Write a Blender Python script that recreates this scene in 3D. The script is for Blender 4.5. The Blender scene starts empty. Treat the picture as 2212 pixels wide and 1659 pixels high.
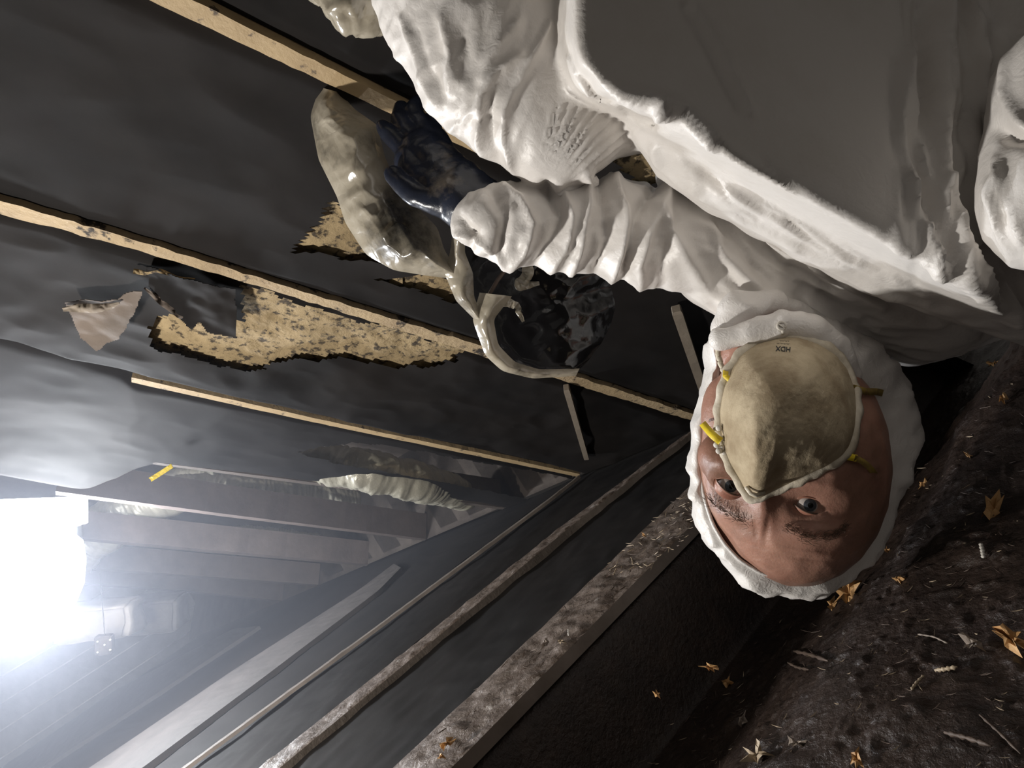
import bpy, bmesh, math, random
import numpy as np
from mathutils import Vector, Matrix

random.seed(7); rng = np.random.default_rng(7)
C = bpy.context.scene.collection
W, H, F, CX, CY = 2212.0, 1659.0, 1450.0, 1106.0, 829.5
# ---------------------------------------------------------------- frame of the place
# measuring frame: x right, y down, z forward of the lens; world frame: z up
AX = np.array([-1386., 847., 1450.]); AX /= np.linalg.norm(AX)          # along the crawl space
AZ = -np.array([.5214, .8533, 0.]); AZ /= np.linalg.norm(AZ)            # up
AY = np.cross(AZ, AX); AY /= np.linalg.norm(AY)
ROT = np.array([AX, AY, AZ])
CAMZ = .40
def tw(v):                                   # measuring frame -> world
    v = np.asarray(v, float)
    return v @ ROT.T + np.array([0, 0, CAMZ])
def P(px, py, d):
    return np.array([(px - CX) / F * d, (py - CY) / F * d, d])
def PW(px, py, d): return tw(P(px, py, d))
def ray(px, py): return tw(P(px, py, 1.)) - tw([0, 0, 0])
CAM = tw([0, 0, 0])
def on_z(px, py, z):
    r = ray(px, py); return CAM + r * ((z - CAMZ) / r[2])
E0 = on_z(1520, 910, .06)
NL = np.array([.045, .881, -.472]); NL /= np.linalg.norm(NL)
NLW = NL @ ROT.T                              # ceiling plane normal, towards the room
def on_L(px, py, up=0.):
    r = ray(px, py); o = E0 - NLW * up
    return CAM + r * (np.dot(o - CAM, NLW) / np.dot(r, NLW))

# ---------------------------------------------------------------- camera, world, lamps, exposure
sc = bpy.context.scene
cam = bpy.data.cameras.new('camera'); co = bpy.data.objects.new('camera', cam); C.objects.link(co)
cam.sensor_width = 36; cam.lens = F / W * 36; cam.clip_start = .01
def cvdir(v): return Vector(tw(v) - CAM)
mr = Matrix((cvdir([1, 0, 0]), cvdir([0, -1, 0]), cvdir([0, 0, -1]))).transposed().to_4x4()
mr.translation = Vector(CAM); co.matrix_world = mr
sc.camera = co
sc.view_settings.view_transform = 'Standard'; sc.view_settings.look = 'None'
sc.view_settings.gamma = 1; sc.view_settings.use_curve_mapping = False
sc.view_settings.exposure = 0.0
sc.cycles.volume_bounces = 0; sc.cycles.max_bounces = 6; sc.cycles.diffuse_bounces = 3
w = bpy.data.worlds.new('dim_space'); sc.world = w; w.use_nodes = True
w.node_tree.nodes['Background'].inputs[0].default_value = (1., .93, .85, 1)
w.node_tree.nodes['Background'].inputs[1].default_value = .11
LAMP = P(70, 1235, 2.1)
def lamp(name, pos, power, radius, color):
    l = bpy.data.lights.new(name, 'POINT'); l.energy = power; l.shadow_soft_size = radius; l.color = color
    o = bpy.data.objects.new(name, l); C.objects.link(o); o.location = tw(pos); return o

lamp('second_work_lamp_light', (-.98, .64, .63), 60, .045, (1., .96, .90))   # the crew's other lamp, left of the lens

# ---------------------------------------------------------------- helpers
def noise3(p, seed=0):                        # value noise, vectorised
    p = np.asarray(p, float); i = np.floor(p).astype(np.int64); f = p - i; f = f * f * (3 - 2 * f)
    def h(a, b, c):
        n = (a * 374761393 + b * 668265263 + c * 2147483647 + seed * 974634777) & 0xffffffff
        n = ((n ^ (n >> 13)) * 1274126177) & 0xffffffff
        return ((n ^ (n >> 16)) & 0xffff) / 65535.
    x, y, z = i[..., 0], i[..., 1], i[..., 2]; r = 0
    for dx in (0, 1):
        for dy in (0, 1):
            for dz in (0, 1):
                wt = (f[..., 0] if dx else 1 - f[..., 0]) * (f[..., 1] if dy else 1 - f[..., 1]) * (f[..., 2] if dz else 1 - f[..., 2])
                r = r + wt * h(x + dx, y + dy, z + dz)
    return r * 2 - 1
def fbm(p, o=4, seed=0):
    r = 0; a = 1.; p = np.asarray(p, float)
    for k in range(o): r = r + a * noise3(p, seed + k); p = p * 2.03 + 7.1; a *= .5
    return r
def ridged(p, o=3, seed=0):
    r = 0; a = 1.; p = np.asarray(p, float)
    for k in range(o): r = r + a * (1 - np.abs(noise3(p, seed + k)) * 2); p = p * 2.1 + 3.7; a *= .55
    return r
def sm(x, a, b):
    t = np.clip((np.asarray(x, float) - a) / (b - a), 0, 1); return t * t * (3 - 2 * t)

def tag(o, label=None, cat=None, group=None, kind=None):
    if label: o['label'] = label
    if cat: o['category'] = cat
    if group: o['group'] = group
    if kind: o['kind'] = kind
    return o
def mesh_obj(name, verts, faces, m, parent=None, smooth=True, world=False):
    me = bpy.data.meshes.new(name)
    vs = np.asarray(verts, float)
    if not world: vs = tw(vs)
    base = vs.mean(0)
    if parent is not None:
        base = np.zeros(3); q = parent
        while q is not None: base = base + np.array(q.location); q = q.parent
    me.from_pydata([tuple(v) for v in vs - base], [], [tuple(int(i) for i in f) for f in faces]); me.update()
    if smooth: me.polygons.foreach_set('use_smooth', [True] * len(me.polygons))
    if m: me.materials.append(m)
    o = bpy.data.objects.new(name, me); C.objects.link(o)
    if parent is not None: o.parent = parent
    else: o.location = base; o.matrix_world.translation = Vector(base)
    return o
def empty(name, pos, label, cat, group=None, kind=None):
    o = bpy.data.objects.new(name, None); C.objects.link(o); o.location = pos
    o.matrix_world.translation = Vector(pos); o.empty_display_size = .05
    return tag(o, label, cat, group, kind)
def grid_faces(nu, nv, closed_u=False, flip=False):
    f = []
    for i in range(nu if closed_u else nu - 1):
        for j in range(nv - 1):
            a = i * nv + j; b = ((i + 1) % nu) * nv + j
            q = (a, b, b + 1, a + 1); f.append(q[::-1] if flip else q)
    return f
def tube_geo(pts, r, n=10, cap=True):
    pts = np.asarray(pts, float); k = len(pts); r = np.broadcast_to(np.asarray(r, float), (k,))
    t = np.gradient(pts, axis=0); t /= np.linalg.norm(t, axis=1)[:, None] + 1e-12
    u = np.cross(t[0], [.3, .5, .81]); u /= np.linalg.norm(u); vs = []
    for i in range(k):
        u = u - t[i] * np.dot(u, t[i]); u /= np.linalg.norm(u); v = np.cross(t[i], u)
        for a in range(n):
            th = 2 * math.pi * a / n; vs.append(pts[i] + r[i] * (math.cos(th) * u + math.sin(th) * v))
    f = []
    for i in range(k - 1):
        for a in range(n):
            b = (a + 1) % n; f.append((i * n + a, i * n + b, (i + 1) * n + b, (i + 1) * n + a))
    if cap: f.append(tuple(range(n))[::-1]); f.append(tuple((k - 1) * n + a for a in range(n)))
    return np.array(vs), f
def interp(pts, n):                            # Catmull-like resample of a polyline
    pts = np.asarray(pts, float); d = np.r_[0, np.cumsum(np.linalg.norm(np.diff(pts, axis=0), axis=1))]
    s = np.linspace(0, d[-1], n); out = np.stack([np.interp(s, d, pts[:, k]) for k in range(pts.shape[1])], 1)
    for _ in range(max(1, n // len(pts) // 2)):
        out[1:-1] = (out[:-2] + 2 * out[1:-1] + out[2:]) / 4
    return out
def loop_interp(pts, n):
    p = np.asarray(list(pts) + [pts[0]], float); d = np.r_[0, np.cumsum(np.linalg.norm(np.diff(p, axis=0), axis=1))]
    s = np.linspace(0, d[-1], n, endpoint=False); out = np.stack([np.interp(s, d, p[:, k]) for k in range(p.shape[1])], 1)
    for _ in range(max(1, n // len(pts) // 2)):
        out = (np.roll(out, 1, 0) + 2 * out + np.roll(out, -1, 0)) / 4
    return out
def merge(parts):
    vs, fs, n = [], [], 0
    for v, f in parts:
        vs.append(np.asarray(v)); fs += [tuple(i + n for i in q) for q in f]; n += len(v)
    return np.concatenate(vs), fs
def blob_geo(c, r, nu=24, nv=14):              # ellipsoid, axes r in the measuring frame
    vs = []; r = np.broadcast_to(np.asarray(r, float), (3,))
    for i in range(nu):
        for j in range(nv):
            a = 2 * math.pi * i / nu; b = math.pi * (j / (nv - 1) - .5)
            vs.append(np.array(c) + r * [math.cos(a) * math.cos(b), math.sin(a) * math.cos(b), math.sin(b)])
    return np.array(vs), grid_faces(nu, nv, True)

# ---------------------------------------------------------------- materials
def mat(name, col, rough=.6, col2=None, scale=8, bump=0., bscale=40, metal=0., spec=.5, contrast=(.35, .65), detail=6,
        bump2=None, alpha=1., sss=0., trans=0., sheen=0., coat=0., emit=None, col3=None, s3=3., c3=(.5, .6), stretch=None, world=True):
    m = bpy.data.materials.new(name); m.use_nodes = True; nt = m.node_tree; N = nt.nodes; L = nt.links
    b = N['Principled BSDF']; b.inputs['Roughness'].default_value = rough; b.inputs['Metallic'].default_value = metal
    b.inputs['Specular IOR Level'].default_value = spec; b.inputs['Base Color'].default_value = (*col, 1)
    if coat: b.inputs['Coat Weight'].default_value = coat; b.inputs['Coat Roughness'].default_value = .2
    if sss:
        b.inputs['Subsurface Weight'].default_value = sss; b.inputs['Subsurface Scale'].default_value = .006
        b.inputs['Subsurface Radius'].default_value = (1, .35, .2)
    b.inputs['Alpha'].default_value = alpha
    if trans: b.inputs['Transmission Weight'].default_value = trans
    if emit: b.inputs['Emission Color'].default_value = (*emit[0], 1); b.inputs['Emission Strength'].default_value = emit[1]
    tc = N.new('ShaderNodeTexCoord'); vec = tc.outputs['Object']
    if stretch is not None:
        mp = N.new('ShaderNodeMapping'); mp.inputs['Scale'].default_value = stretch[0]; mp.inputs['Rotation'].default_value = stretch[1] if len(stretch) > 1 else (0, 0, 0)
        L.new(vec, mp.inputs['Vector']); vec = mp.outputs['Vector']
    out = None
    def nz(sc_, det):
        n = N.new('ShaderNodeTexNoise'); n.inputs['Scale'].default_value = sc_; n.inputs['Detail'].default_value = det; n.inputs['Roughness'].default_value = .65
        L.new(vec, n.inputs['Vector']); return n.outputs['Fac']
    if col2 is not None:
        r = N.new('ShaderNodeValToRGB'); r.color_ramp.elements[0].position = contrast[0]; r.color_ramp.elements[1].position = contrast[1]
        r.color_ramp.elements[0].color = (*col, 1); r.color_ramp.elements[1].color = (*col2, 1)
        L.new(nz(scale, detail), r.inputs['Fac']); out = r.outputs['Color']
        if col3 is not None:
            r3 = N.new('ShaderNodeValToRGB'); r3.color_ramp.elements[0].position = c3[0]; r3.color_ramp.elements[1].position = c3[1]
            L.new(nz(s3, 8), r3.inputs['Fac']); mx = N.new('ShaderNodeMix'); mx.data_type = 'RGBA'
            L.new(r3.outputs['Color'], mx.inputs[0]); L.new(out, mx.inputs[6]); mx.inputs[7].default_value = (*col3, 1); out = mx.outputs[2]
        L.new(out, b.inputs['Base Color'])
    if bump:
        bp = N.new('ShaderNodeBump'); bp.inputs['Strength'].default_value = 1; bp.inputs['Distance'].default_value = bump
        L.new(nz(bscale, 5), bp.inputs['Height'])
        if bump2:
            v = N.new('ShaderNodeTexVoronoi'); v.feature = 'DISTANCE_TO_EDGE'; v.inputs['Scale'].default_value = bump2[1]
            wn = N.new('ShaderNodeTexNoise'); wn.inputs['Scale'].default_value = bump2[1] * .8; L.new(vec, wn.inputs['Vector'])
            mx2 = N.new('ShaderNodeVectorMath'); mx2.operation = 'MULTIPLY_ADD'; mx2.inputs[1].default_value = (.25,) * 3
            L.new(wn.outputs['Color'], mx2.inputs[0]); L.new(vec, mx2.inputs[2]); L.new(mx2.outputs[0], v.inputs['Vector'])
            b2 = N.new('ShaderNodeBump'); b2.inputs['Strength'].default_value = 1; b2.inputs['Distance'].default_value = bump2[0]
            L.new(v.outputs['Distance'], b2.inputs['Height']); L.new(bp.outputs['Normal'], b2.inputs['Normal']); bp = b2
        L.new(bp.outputs['Normal'], b.inputs['Normal'])
    return m
M = {}
M['suit'] = mat('white_coverall_cloth', (.80, .765, .73), .42, (.70, .655, .60), 5, .0007, 90, spec=.5, contrast=(.45, .75), bump2=(.0004, 30), col3=(.55, .45, .32), s3=4.5, c3=(.60, .85))
M['hood'] = mat('white_hood_cloth', (.80, .77, .74), .40, (.68, .64, .60), 9, .0010, 90, bump2=(.0005, 45), contrast=(.45, .8))
M['seam'] = mat('cream_seam', (.72, .66, .52), .6, (.55, .48, .36), 30, .0008, 200)
M['skin'] = mat('sunburnt_dusty_skin', (.44, .24, .175), .40, (.30, .145, .105), 17, .0006, 260, contrast=(.35, .7), sss=.18, col3=(.20, .11, .075), s3=11, c3=(.47, .70))
M['brow'] = mat('brown_hair', (.10, .06, .04), .6)
M['lid'] = mat('eyelid_skin', (.44, .21, .14), .4, (.32, .14, .10), 40, .0003, 300, sss=.1)
M['mask'] = mat('dusty_mask_felt', (.56, .47, .33), .92, (.40, .32, .21), 16, .0007, 420, contrast=(.35, .68), col3=(.22, .16, .095), s3=19, c3=(.44, .74), spec=.15)
M['maskrim'] = mat('white_mask_flange', (.70, .64, .53), .8, (.50, .43, .32), 40, .0006, 300)
M['foam'] = mat('white_foam', (.75, .72, .66), .6, (.6, .56, .5), 60, .0006, 300)
M['yellow'] = mat('yellow_elastic', (.85, .66, .02), .5, (.75, .55, .03), 60, .0004, 500)
M['oldyellow'] = mat('dirty_yellow_elastic', (.42, .30, .05), .7, (.22, .14, .05), 60, .0004, 500)
M['ink'] = mat('black_print', (.03, .03, .03), .7)
M['eyewhite'] = mat('eye_white', (.62, .57, .53), .12, (.55, .48, .45), 60, spec=.6)
M['iris'] = mat('grey_iris', (.10, .12, .14), .2, (.05, .05, .06), 300)
M['pupil'] = mat('pupil', (.004, .004, .004), .05)
M['glove'] = mat('dark_rubber_glove', (.012, .014, .022), .28, (.018, .024, .045), 18, .0008, 60, col3=(.30, .25, .19), s3=7, c3=(.62, .80))
M['poly'] = mat('black_poly_sheeting', (.0095, .0088, .0088), .75, (.018, .0155, .0145), 3, .0010, 7, spec=.10)
M['polyin'] = mat('black_glossy_film', (.006, .006, .007), .14, (.012, .012, .013), 6, .002, 10)
M['film'] = mat('dusty_clear_film', (.50, .45, .36), .22, (.30, .26, .19), 14, .0008, 24, spec=.8, contrast=(.3, .7), bump2=(.0016, 18), col3=(.05, .045, .035), s3=9, c3=(.50, .66), alpha=.93)
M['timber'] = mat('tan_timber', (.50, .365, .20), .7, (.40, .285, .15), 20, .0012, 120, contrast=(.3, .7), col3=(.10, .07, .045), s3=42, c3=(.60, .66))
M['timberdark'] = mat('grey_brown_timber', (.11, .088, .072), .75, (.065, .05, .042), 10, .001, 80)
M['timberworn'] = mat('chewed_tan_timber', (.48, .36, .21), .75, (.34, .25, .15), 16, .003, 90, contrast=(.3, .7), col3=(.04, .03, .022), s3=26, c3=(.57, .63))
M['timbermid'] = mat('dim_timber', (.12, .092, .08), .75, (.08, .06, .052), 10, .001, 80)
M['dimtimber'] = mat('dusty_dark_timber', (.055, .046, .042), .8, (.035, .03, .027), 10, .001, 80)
M['lath'] = mat('grey_tan_lath', (.26, .215, .165), .7, (.19, .155, .12), 12, .0008, 90)
M['batt'] = mat('mouldy_tan_batt', (.40, .30, .165), .95, (.26, .19, .10), 10, .004, 70, contrast=(.3, .65), col3=(.06, .045, .03), s3=60, c3=(.515, .60))
M['mud'] = mat('dark_mud', (.024, .015, .0115), .42, (.052, .034, .026), 40, .0035, 130, contrast=(.35, .75), spec=.5, col3=(.02, .013, .011), s3=9, c3=(.45, .65))
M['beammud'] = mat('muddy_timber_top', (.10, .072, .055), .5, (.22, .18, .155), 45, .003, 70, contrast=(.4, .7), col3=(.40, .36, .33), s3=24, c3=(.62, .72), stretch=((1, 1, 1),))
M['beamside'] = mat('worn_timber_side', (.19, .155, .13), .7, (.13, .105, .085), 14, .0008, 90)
M['duct'] = mat('silvery_duct_jacket', (.50, .47, .38), .30, (.36, .34, .27), 12, .003, 30, spec=.8, metal=.25, stretch=((1, 1, 1),))
M['leaf'] = mat('dry_orange_leaf', (.62, .38, .17), .6, (.42, .22, .08), 60, .001, 150)
M['chip'] = mat('pale_wood_chip', (.34, .28, .23), .6, (.18, .145, .12), 50, .001, 150)
M['twig'] = mat('brown_twig', (.12, .085, .065), .6, (.07, .048, .038), 50, .001, 150)
M['straw'] = mat('pale_straw', (.50, .40, .28), .5, (.32, .25, .17), 50)
M['wallfar'] = mat('grey_board_wall', (.22, .21, .20), .8, (.15, .14, .135), 8, .002, 30)
M['steel'] = mat('grey_lamp_housing', (.25, .26, .27), .4, metal=.3)
M['led'] = mat('lit_lamp_lens', (1, 1, 1), .4, emit=((.92, .95, 1.), 14.))
M['sack'] = mat('pale_paper_sack', (.55, .50, .46), .7, (.42, .38, .35), 6, .003, 12)

# ---------------------------------------------------------------- structure: floor
M3R = [on_z(1012, 1646, .045), on_z(1510, 1139, .045)]
_d = (M3R[1] - M3R[0])[:2]; _d /= np.linalg.norm(_d); _n = np.array([_d[1], -_d[0]])
_t = on_z(1900, 1500, 0)[:2]
if np.dot(_t - M3R[0][:2], _n) < 0: _n = -_n
HIPS = on_z(2150, 800, 0)[:2]
def ground(x, y):
    x = np.asarray(x, float); y = np.asarray(y, float)
    s = (x - M3R[0][0]) * _n[0] + (y - M3R[0][1]) * _n[1]
    z = .035 - .155 * sm(s, .0, .03) + .115 * sm(s, .06, .40)
    dx = x - HIPS[0]; dy = y - HIPS[1]
    z = z + .05 * np.exp(-(dx * dx + dy * dy) / .06) * sm(s, .15, .4)
    p = np.stack([x, y, np.zeros_like(x)], -1)
    rough = sm(s, .02, .1)
    st = np.stack([x * 60 + y * 25, y * 130 - x * 60, np.zeros_like(x)], -1)
    z = z + rough * (fbm(p * 8, 3, 3) * .006 + ridged(st, 2, 5) * .0006 + np.maximum(0, fbm(p * 90, 2, 9) - .25) * .004 + np.maximum(0, noise3(p * 22, 15) - .35) * .012)
    return z
def ghit(px, py):
    z = 0.
    for _ in range(12):
        q = on_z(px, py, z); z = float(ground(q[0], q[1]))
    return on_z(px, py, z)
def build_floor():
    n = 620
    c = on_z(1850, 1250, 0)
    # fine patch where the lens is close, coarse outside, all one sheet of ground
    u = np.linspace(-1, 1, n); g = np.sign(u) * (np.abs(u) * .75 + np.abs(u) ** 5 * 4.2)
    X, Y = np.meshgrid(c[0] + g, c[1] + g, indexing='ij')
    Z = ground(X, Y)
    keep = np.ones_like(X, bool)
    v = np.stack([X, Y, Z], -1).reshape(-1, 3)
    vi = v @ np.eye(3)
    # drop ground behind the eave line
    nn = NLW
    below = ((v - E0) @ nn) > -.12
    fs = [f for f in grid_faces(n, n) if below[f[0]] and below[f[2]]]
    used = np.zeros(len(v), bool)
    for f in fs: used[list(f)] = True
    idx = np.cumsum(used) - 1
    fs = [tuple(idx[list(f)]) for f in fs]
    o = mesh_obj('floor', v[used], fs, M['mud'], world=True)
    tag(o, 'dark brown muddy ground of the crawl space', None, None, 'structure'); return o
build_floor()

# ---------------------------------------------------------------- ceiling: subfloor over the joists
def slab(name, quad, up, m, th=.02, parent=None):     # quad: world points, thick towards up
    q = np.array(quad); off = -NLW * up
    v = np.concatenate([q + off, q + off - NLW * th])
    k = len(q); f = [tuple(range(k)), tuple(range(k, 2 * k))[::-1]] + [(i, (i + 1) % k, (i + 1) % k + k, i + k) for i in range(k)]
    return mesh_obj(name, v, f, m, parent, smooth=False, world=True)
EX = on_z(1250, 1025, .06) - E0; EX /= np.linalg.norm(EX)
def Lw(a, b):                                         # point in the ceiling plane: a along the eave, b up the slope
    up = np.cross(NLW, EX); up /= np.linalg.norm(up)
    if np.dot(up, -AY if False else (on_L(400, 300) - E0)) < 0: up = -up
    return E0 + EX * a + up * b
tag(slab('ceiling', [Lw(-1.6, -.1), Lw(5.6, -.1), Lw(5.6, 4.), Lw(-1.6, 4.)], .42, M['timberdark']), 'brown board decking above the joists', None, None, 'structure')
tag(slab('wall_eave', [Lw(-1.6, .0), Lw(5.6, .0), Lw(5.6, .0) - NLW * .5, Lw(-1.6, .0) - NLW * .5], 0, M['timberdark']), 'dark board closing the joist ends along the low side', None, None, 'structure')
# far wall of boards
fw = empty('wall_far', Lw(4.2, 1.0), 'grey board end wall far behind the work light', None, None, 'structure')
for k in range(14):
    zb = -.15 + k * .13
    a = Lw(4.2, -.2); b = Lw(4.2, 3.6)
    h = np.array(b - a); h[2] = 0; h /= np.linalg.norm(h)
    p0 = np.array([a[0], a[1], zb]); n_ = np.cross(h, [0, 0, 1]); dz = .123; off = n_ * (.004 * (k % 3))
    q = [p0, p0 + h * 4, p0 + h * 4 + [0, 0, dz], p0 + [0, 0, dz]]
    v = np.array([x + off for x in q] + [x + off + n_ * .018 for x in q])
    mesh_obj('board', v, [(0, 1, 2, 3), (7, 6, 5, 4), (0, 4, 5, 1), (1, 5, 6, 2), (2, 6, 7, 3), (3, 7, 4, 0)], M['wallfar'], fw, False, True)

# ---------------------------------------------------------------- joists
def joist(label, lo, hi, depth, m=None, bite=.0012, seed=0, sub=60):
    # lo / hi: pixel polylines of the two edges of the underside
    lo = interp([on_L(*p) for p in lo], sub); hi = interp([on_L(*p) for p in hi], sub)
    rag = np.array([noise3(np.array([[k * .9, seed, 0.]]), seed)[0] for k in range(sub)]) * bite
    vs = []
    for k in range(sub):
        a, b = lo[k], hi[k]; s = (b - a); s /= np.linalg.norm(s); a = a - s * rag[k]; b = b + s * rag[-k]
        vs += [a, b, b - NLW * depth, a - NLW * depth]
    f = []
    for k in range(sub - 1):
        for j in range(4):
            f.append((k * 4 + j, k * 4 + (j + 1) % 4, (k + 1) * 4 + (j + 1) % 4, (k + 1) * 4 + j))
    f += [(0, 1, 2, 3), tuple((sub - 1) * 4 + j for j in (3, 2, 1, 0))]
    o = mesh_obj('floor_joist', vs, f, m or M['timber'], smooth=False, world=True)
    return tag(o, label, 'joist', 'joists under the floor above')
joist('broad tan joist underside running from the top edge to the gloved hand', [(-300, -290), (120, -94), (600, 131), (870, 257), (1180, 402)], [(-200, -305), (210, -102), (600, 91), (880, 230), (1200, 388)], .14, seed=1)
joist('tan joist with chewed patches running from left edge to the masked face', [(-700, 228), (-200, 395), (0, 462), (293, 540), (572, 623), (1054, 773), (1516, 915)], [(-700, 195), (-200, 362), (0, 435), (298, 519), (587, 609), (1049, 749), (1522, 903)], .14, M['timberworn'], bite=.003, seed=2, sub=140)
joist('thin clean tan joist edge between black sheets above the ducts', [(284, 826), (700, 917), (1252, 1031)], [(284, 815), (700, 908), (1252, 1024)], .14, seed=3)
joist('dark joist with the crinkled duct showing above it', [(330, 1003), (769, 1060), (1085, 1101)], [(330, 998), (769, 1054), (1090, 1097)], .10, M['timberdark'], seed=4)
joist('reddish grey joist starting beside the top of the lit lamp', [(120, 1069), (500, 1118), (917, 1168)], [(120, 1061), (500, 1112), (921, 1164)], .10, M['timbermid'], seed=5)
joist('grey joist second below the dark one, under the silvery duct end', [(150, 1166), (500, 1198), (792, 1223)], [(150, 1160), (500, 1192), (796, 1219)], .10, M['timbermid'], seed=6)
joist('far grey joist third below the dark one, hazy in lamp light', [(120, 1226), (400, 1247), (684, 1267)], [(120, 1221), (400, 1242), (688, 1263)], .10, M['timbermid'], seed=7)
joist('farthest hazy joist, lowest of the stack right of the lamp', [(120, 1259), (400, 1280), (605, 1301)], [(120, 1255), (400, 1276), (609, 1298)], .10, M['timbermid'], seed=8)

# ---------------------------------------------------------------- black sheeting in the bays, with torn holes
def inpoly(x, y, poly):
    r = np.zeros(x.shape, bool); n = len(poly)
    for i in range(n):
        x0, y0 = poly[i]; x1, y1 = poly[(i + 1) % n]
        if y0 == y1: continue
        c = ((y0 > y) != (y1 > y)) & (x < (x1 - x0) * (y - y0) / (y1 - y0) + x0); r ^= c
    return r
def to_px(v):                                        # world -> pixel, for measuring only
    c = (v - CAM) @ ROT
    return CX + F * c[..., 0] / c[..., 2], CY + F * c[..., 1] / c[..., 2]
HOLES = [
    [(618, 545), (640, 520), (655, 490), (690, 455), (715, 440), (745, 470), (790, 550), (830, 575), (760, 556), (700, 552), (660, 548)],
    [(798, 603), (860, 598), (930, 590), (1000, 610), (1020, 672), (960, 655), (880, 630)],
    [(512, 612), (600, 640), (760, 690), (900, 722), (1010, 760), (930, 792), (800, 786), (640, 775), (520, 800), (440, 782), (330, 755), (322, 720), (342, 676), (420, 678), (432, 668), (520, 697)],
    [(1300, 330), (1400, 290), (1440, 330), (1440, 400), (1360, 395)],
]
def sheet(label, A, B, up, amp=.006, nu=220, nv=90, seed=0, cutlow=None):
    a = interp([on_L(*p) for p in A], nu); b = interp([on_L(*p) for p in B], nu)
    T = np.linspace(0, 1, nv)[None, :, None]
    v = a[:, None] * (1 - T) + b[:, None] * T
    nz = fbm(v * 3.2, 4, seed) * amp + ridged(v * 7, 2, seed) * amp * .35
    edge = sm(T[..., 0], 0, .06) * sm(1 - T[..., 0], 0, .06)
    v = v - NLW * (up + .0) + NLW * (nz * edge + .008 * edge)[..., None]
    X, Y = to_px(v)
    jx = X + fbm(v * 30, 3, 11) * 9; jy = Y + fbm(v * 30, 3, 12) * 9
    hole = np.zeros(X.shape, bool)
    for h in HOLES: hole |= inpoly(jx, jy, h)
    if cutlow is not None: hole |= inpoly(jx * .3 + X * .7, jy * .3 + Y * .7, cutlow)
    hf = hole.ravel(); fs = [f for f in grid_faces(nu, nv) if not hf[f[0]]]
    o = mesh_obj('plastic_sheeting', v.reshape(-1, 3), fs, M['poly'], world=True)
    return tag(o, label, 'sheeting', 'black sheeting between the joists')
sheet('black sheeting above the broad tan joist, at the top of the ceiling', [(-200, -310), (210, -104), (600, 88), (880, 228), (1200, 385), (1530, 560)], [(700, -420), (1400, -350), (2200, -250), (2600, 0), (2700, 250)], .012, seed=21)
sheet('black sheeting between the broad joist and the chewed joist', [(-700, 212), (-200, 380), (0, 437), (298, 521), (587, 611), (1049, 751), (1520, 905)], [(-500, -385), (120, -92), (600, 131), (870, 255), (1180, 400), (2300, 880)], .012, seed=22)
sheet('black sheeting between the chewed joist and the thin clean joist', [(-500, 620), (-200, 700), (284, 816), (700, 909), (1252, 1025)], [(-700, 226), (-200, 393), (0, 460), (572, 622), (1054, 772), (1518, 914)], .012, amp=.010, seed=23)
CUT = [(640, 975), (662, 986), (720, 1000), (915, 1035), (1200, 1090), (1300, 1045), (960, 985), (860, 968), (760, 955), (700, 965)]
sheet('black sheeting between the thin clean joist and the silvery ducts', [(-500, 960), (-200, 1000), (180, 1068), (330, 1003), (769, 1056), (1120, 1102)], [(-500, 600), (-200, 670), (276, 800), (292, 826), (700, 915), (1000, 980), (1252, 1030)], .012, seed=24, cutlow=CUT)

# mouldy insulation showing through the tears
def batt(label, poly, up, seed):
    xs = [p[0] for p in poly]; ys = [p[1] for p in poly]
    x0, x1, y0, y1 = min(xs) - 40, max(xs) + 40, min(ys) - 35, max(ys) + 35
    nu, nv = 150, 80
    U = np.linspace(x0, x1, nu); V = np.linspace(y0, y1, nv); pts = np.array([[on_L(u, v, up) for v in V] for u in U])
    lum = fbm(pts * 12, 3, seed) * .006 + fbm(pts * 60, 2, seed) * .0016
    pts = pts + NLW * lum[..., None]
    back = pts - NLW * .05
    v = np.concatenate([pts.reshape(-1, 3), np.array([back[0, 0], back[-1, 0], back[-1, -1], back[0, -1]])])
    n = nu * nv
    f = grid_faces(nu, nv)
    f += [(n, n + 1, n + 2, n + 3)]
    o = mesh_obj('insulation_batt', v, f, M['batt'], world=True)
    return tag(o, label, 'insulation', 'mouldy insulation showing through torn sheeting')
batt('black-spotted tan insulation in the small tear beside the clear film', HOLES[0], .017, 31)
batt('tan insulation in the narrow tear under the bundled film', HOLES[1], .017, 32)
batt('largest patch of mouldy tan insulation, below the chewed joist', HOLES[2], .019, 33)
batt('dark mottled insulation in the gap between thigh and shoulder', HOLES[3], .024, 34)

def flap(name, label, cat, poly, lift, m, bend=.02, seed=0, th=.0012):
    # crumpled piece hanging just under the ceiling plane, filled inside its outline
    xs = [p[0] for p in poly]; ys = [p[1] for p in poly]; n = 70
    U = np.linspace(min(xs) - 2, max(xs) + 2, n); V = np.linspace(min(ys) - 2, max(ys) + 2, n)
    X, Y = np.meshgrid(U, V, indexing='ij')
    pts = np.array([[on_L(X[i, j], Y[i, j]) for j in range(n)] for i in range(n)])
    t = (V - V[0]) / (V[-1] - V[0])
    pts = pts + NLW * (lift + bend * t[None, :] ** 1.5 + fbm(pts * 12, 3, seed) * .008)[..., None]
    jx = X + fbm(pts * 50, 2, 3) * 3; jy = Y + fbm(pts * 50, 2, 4) * 3
    ins = inpoly(jx, jy, poly).ravel()
    f = [q for q in grid_faces(n, n) if ins[q[0]] and ins[q[2]]]
    k = n * n; v = np.concatenate([pts.reshape(-1, 3), (pts - NLW * th).reshape(-1, 3)])
    f2 = [tuple(i + k for i in q[::-1]) for q in f]
    o = mesh_obj(name, v, f + f2, m, world=True); return tag(o, label, cat)
M['paper'] = mat('faded_brown_paper', (.16, .125, .10), .8, (.10, .08, .065), 9, .001, 60)
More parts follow.
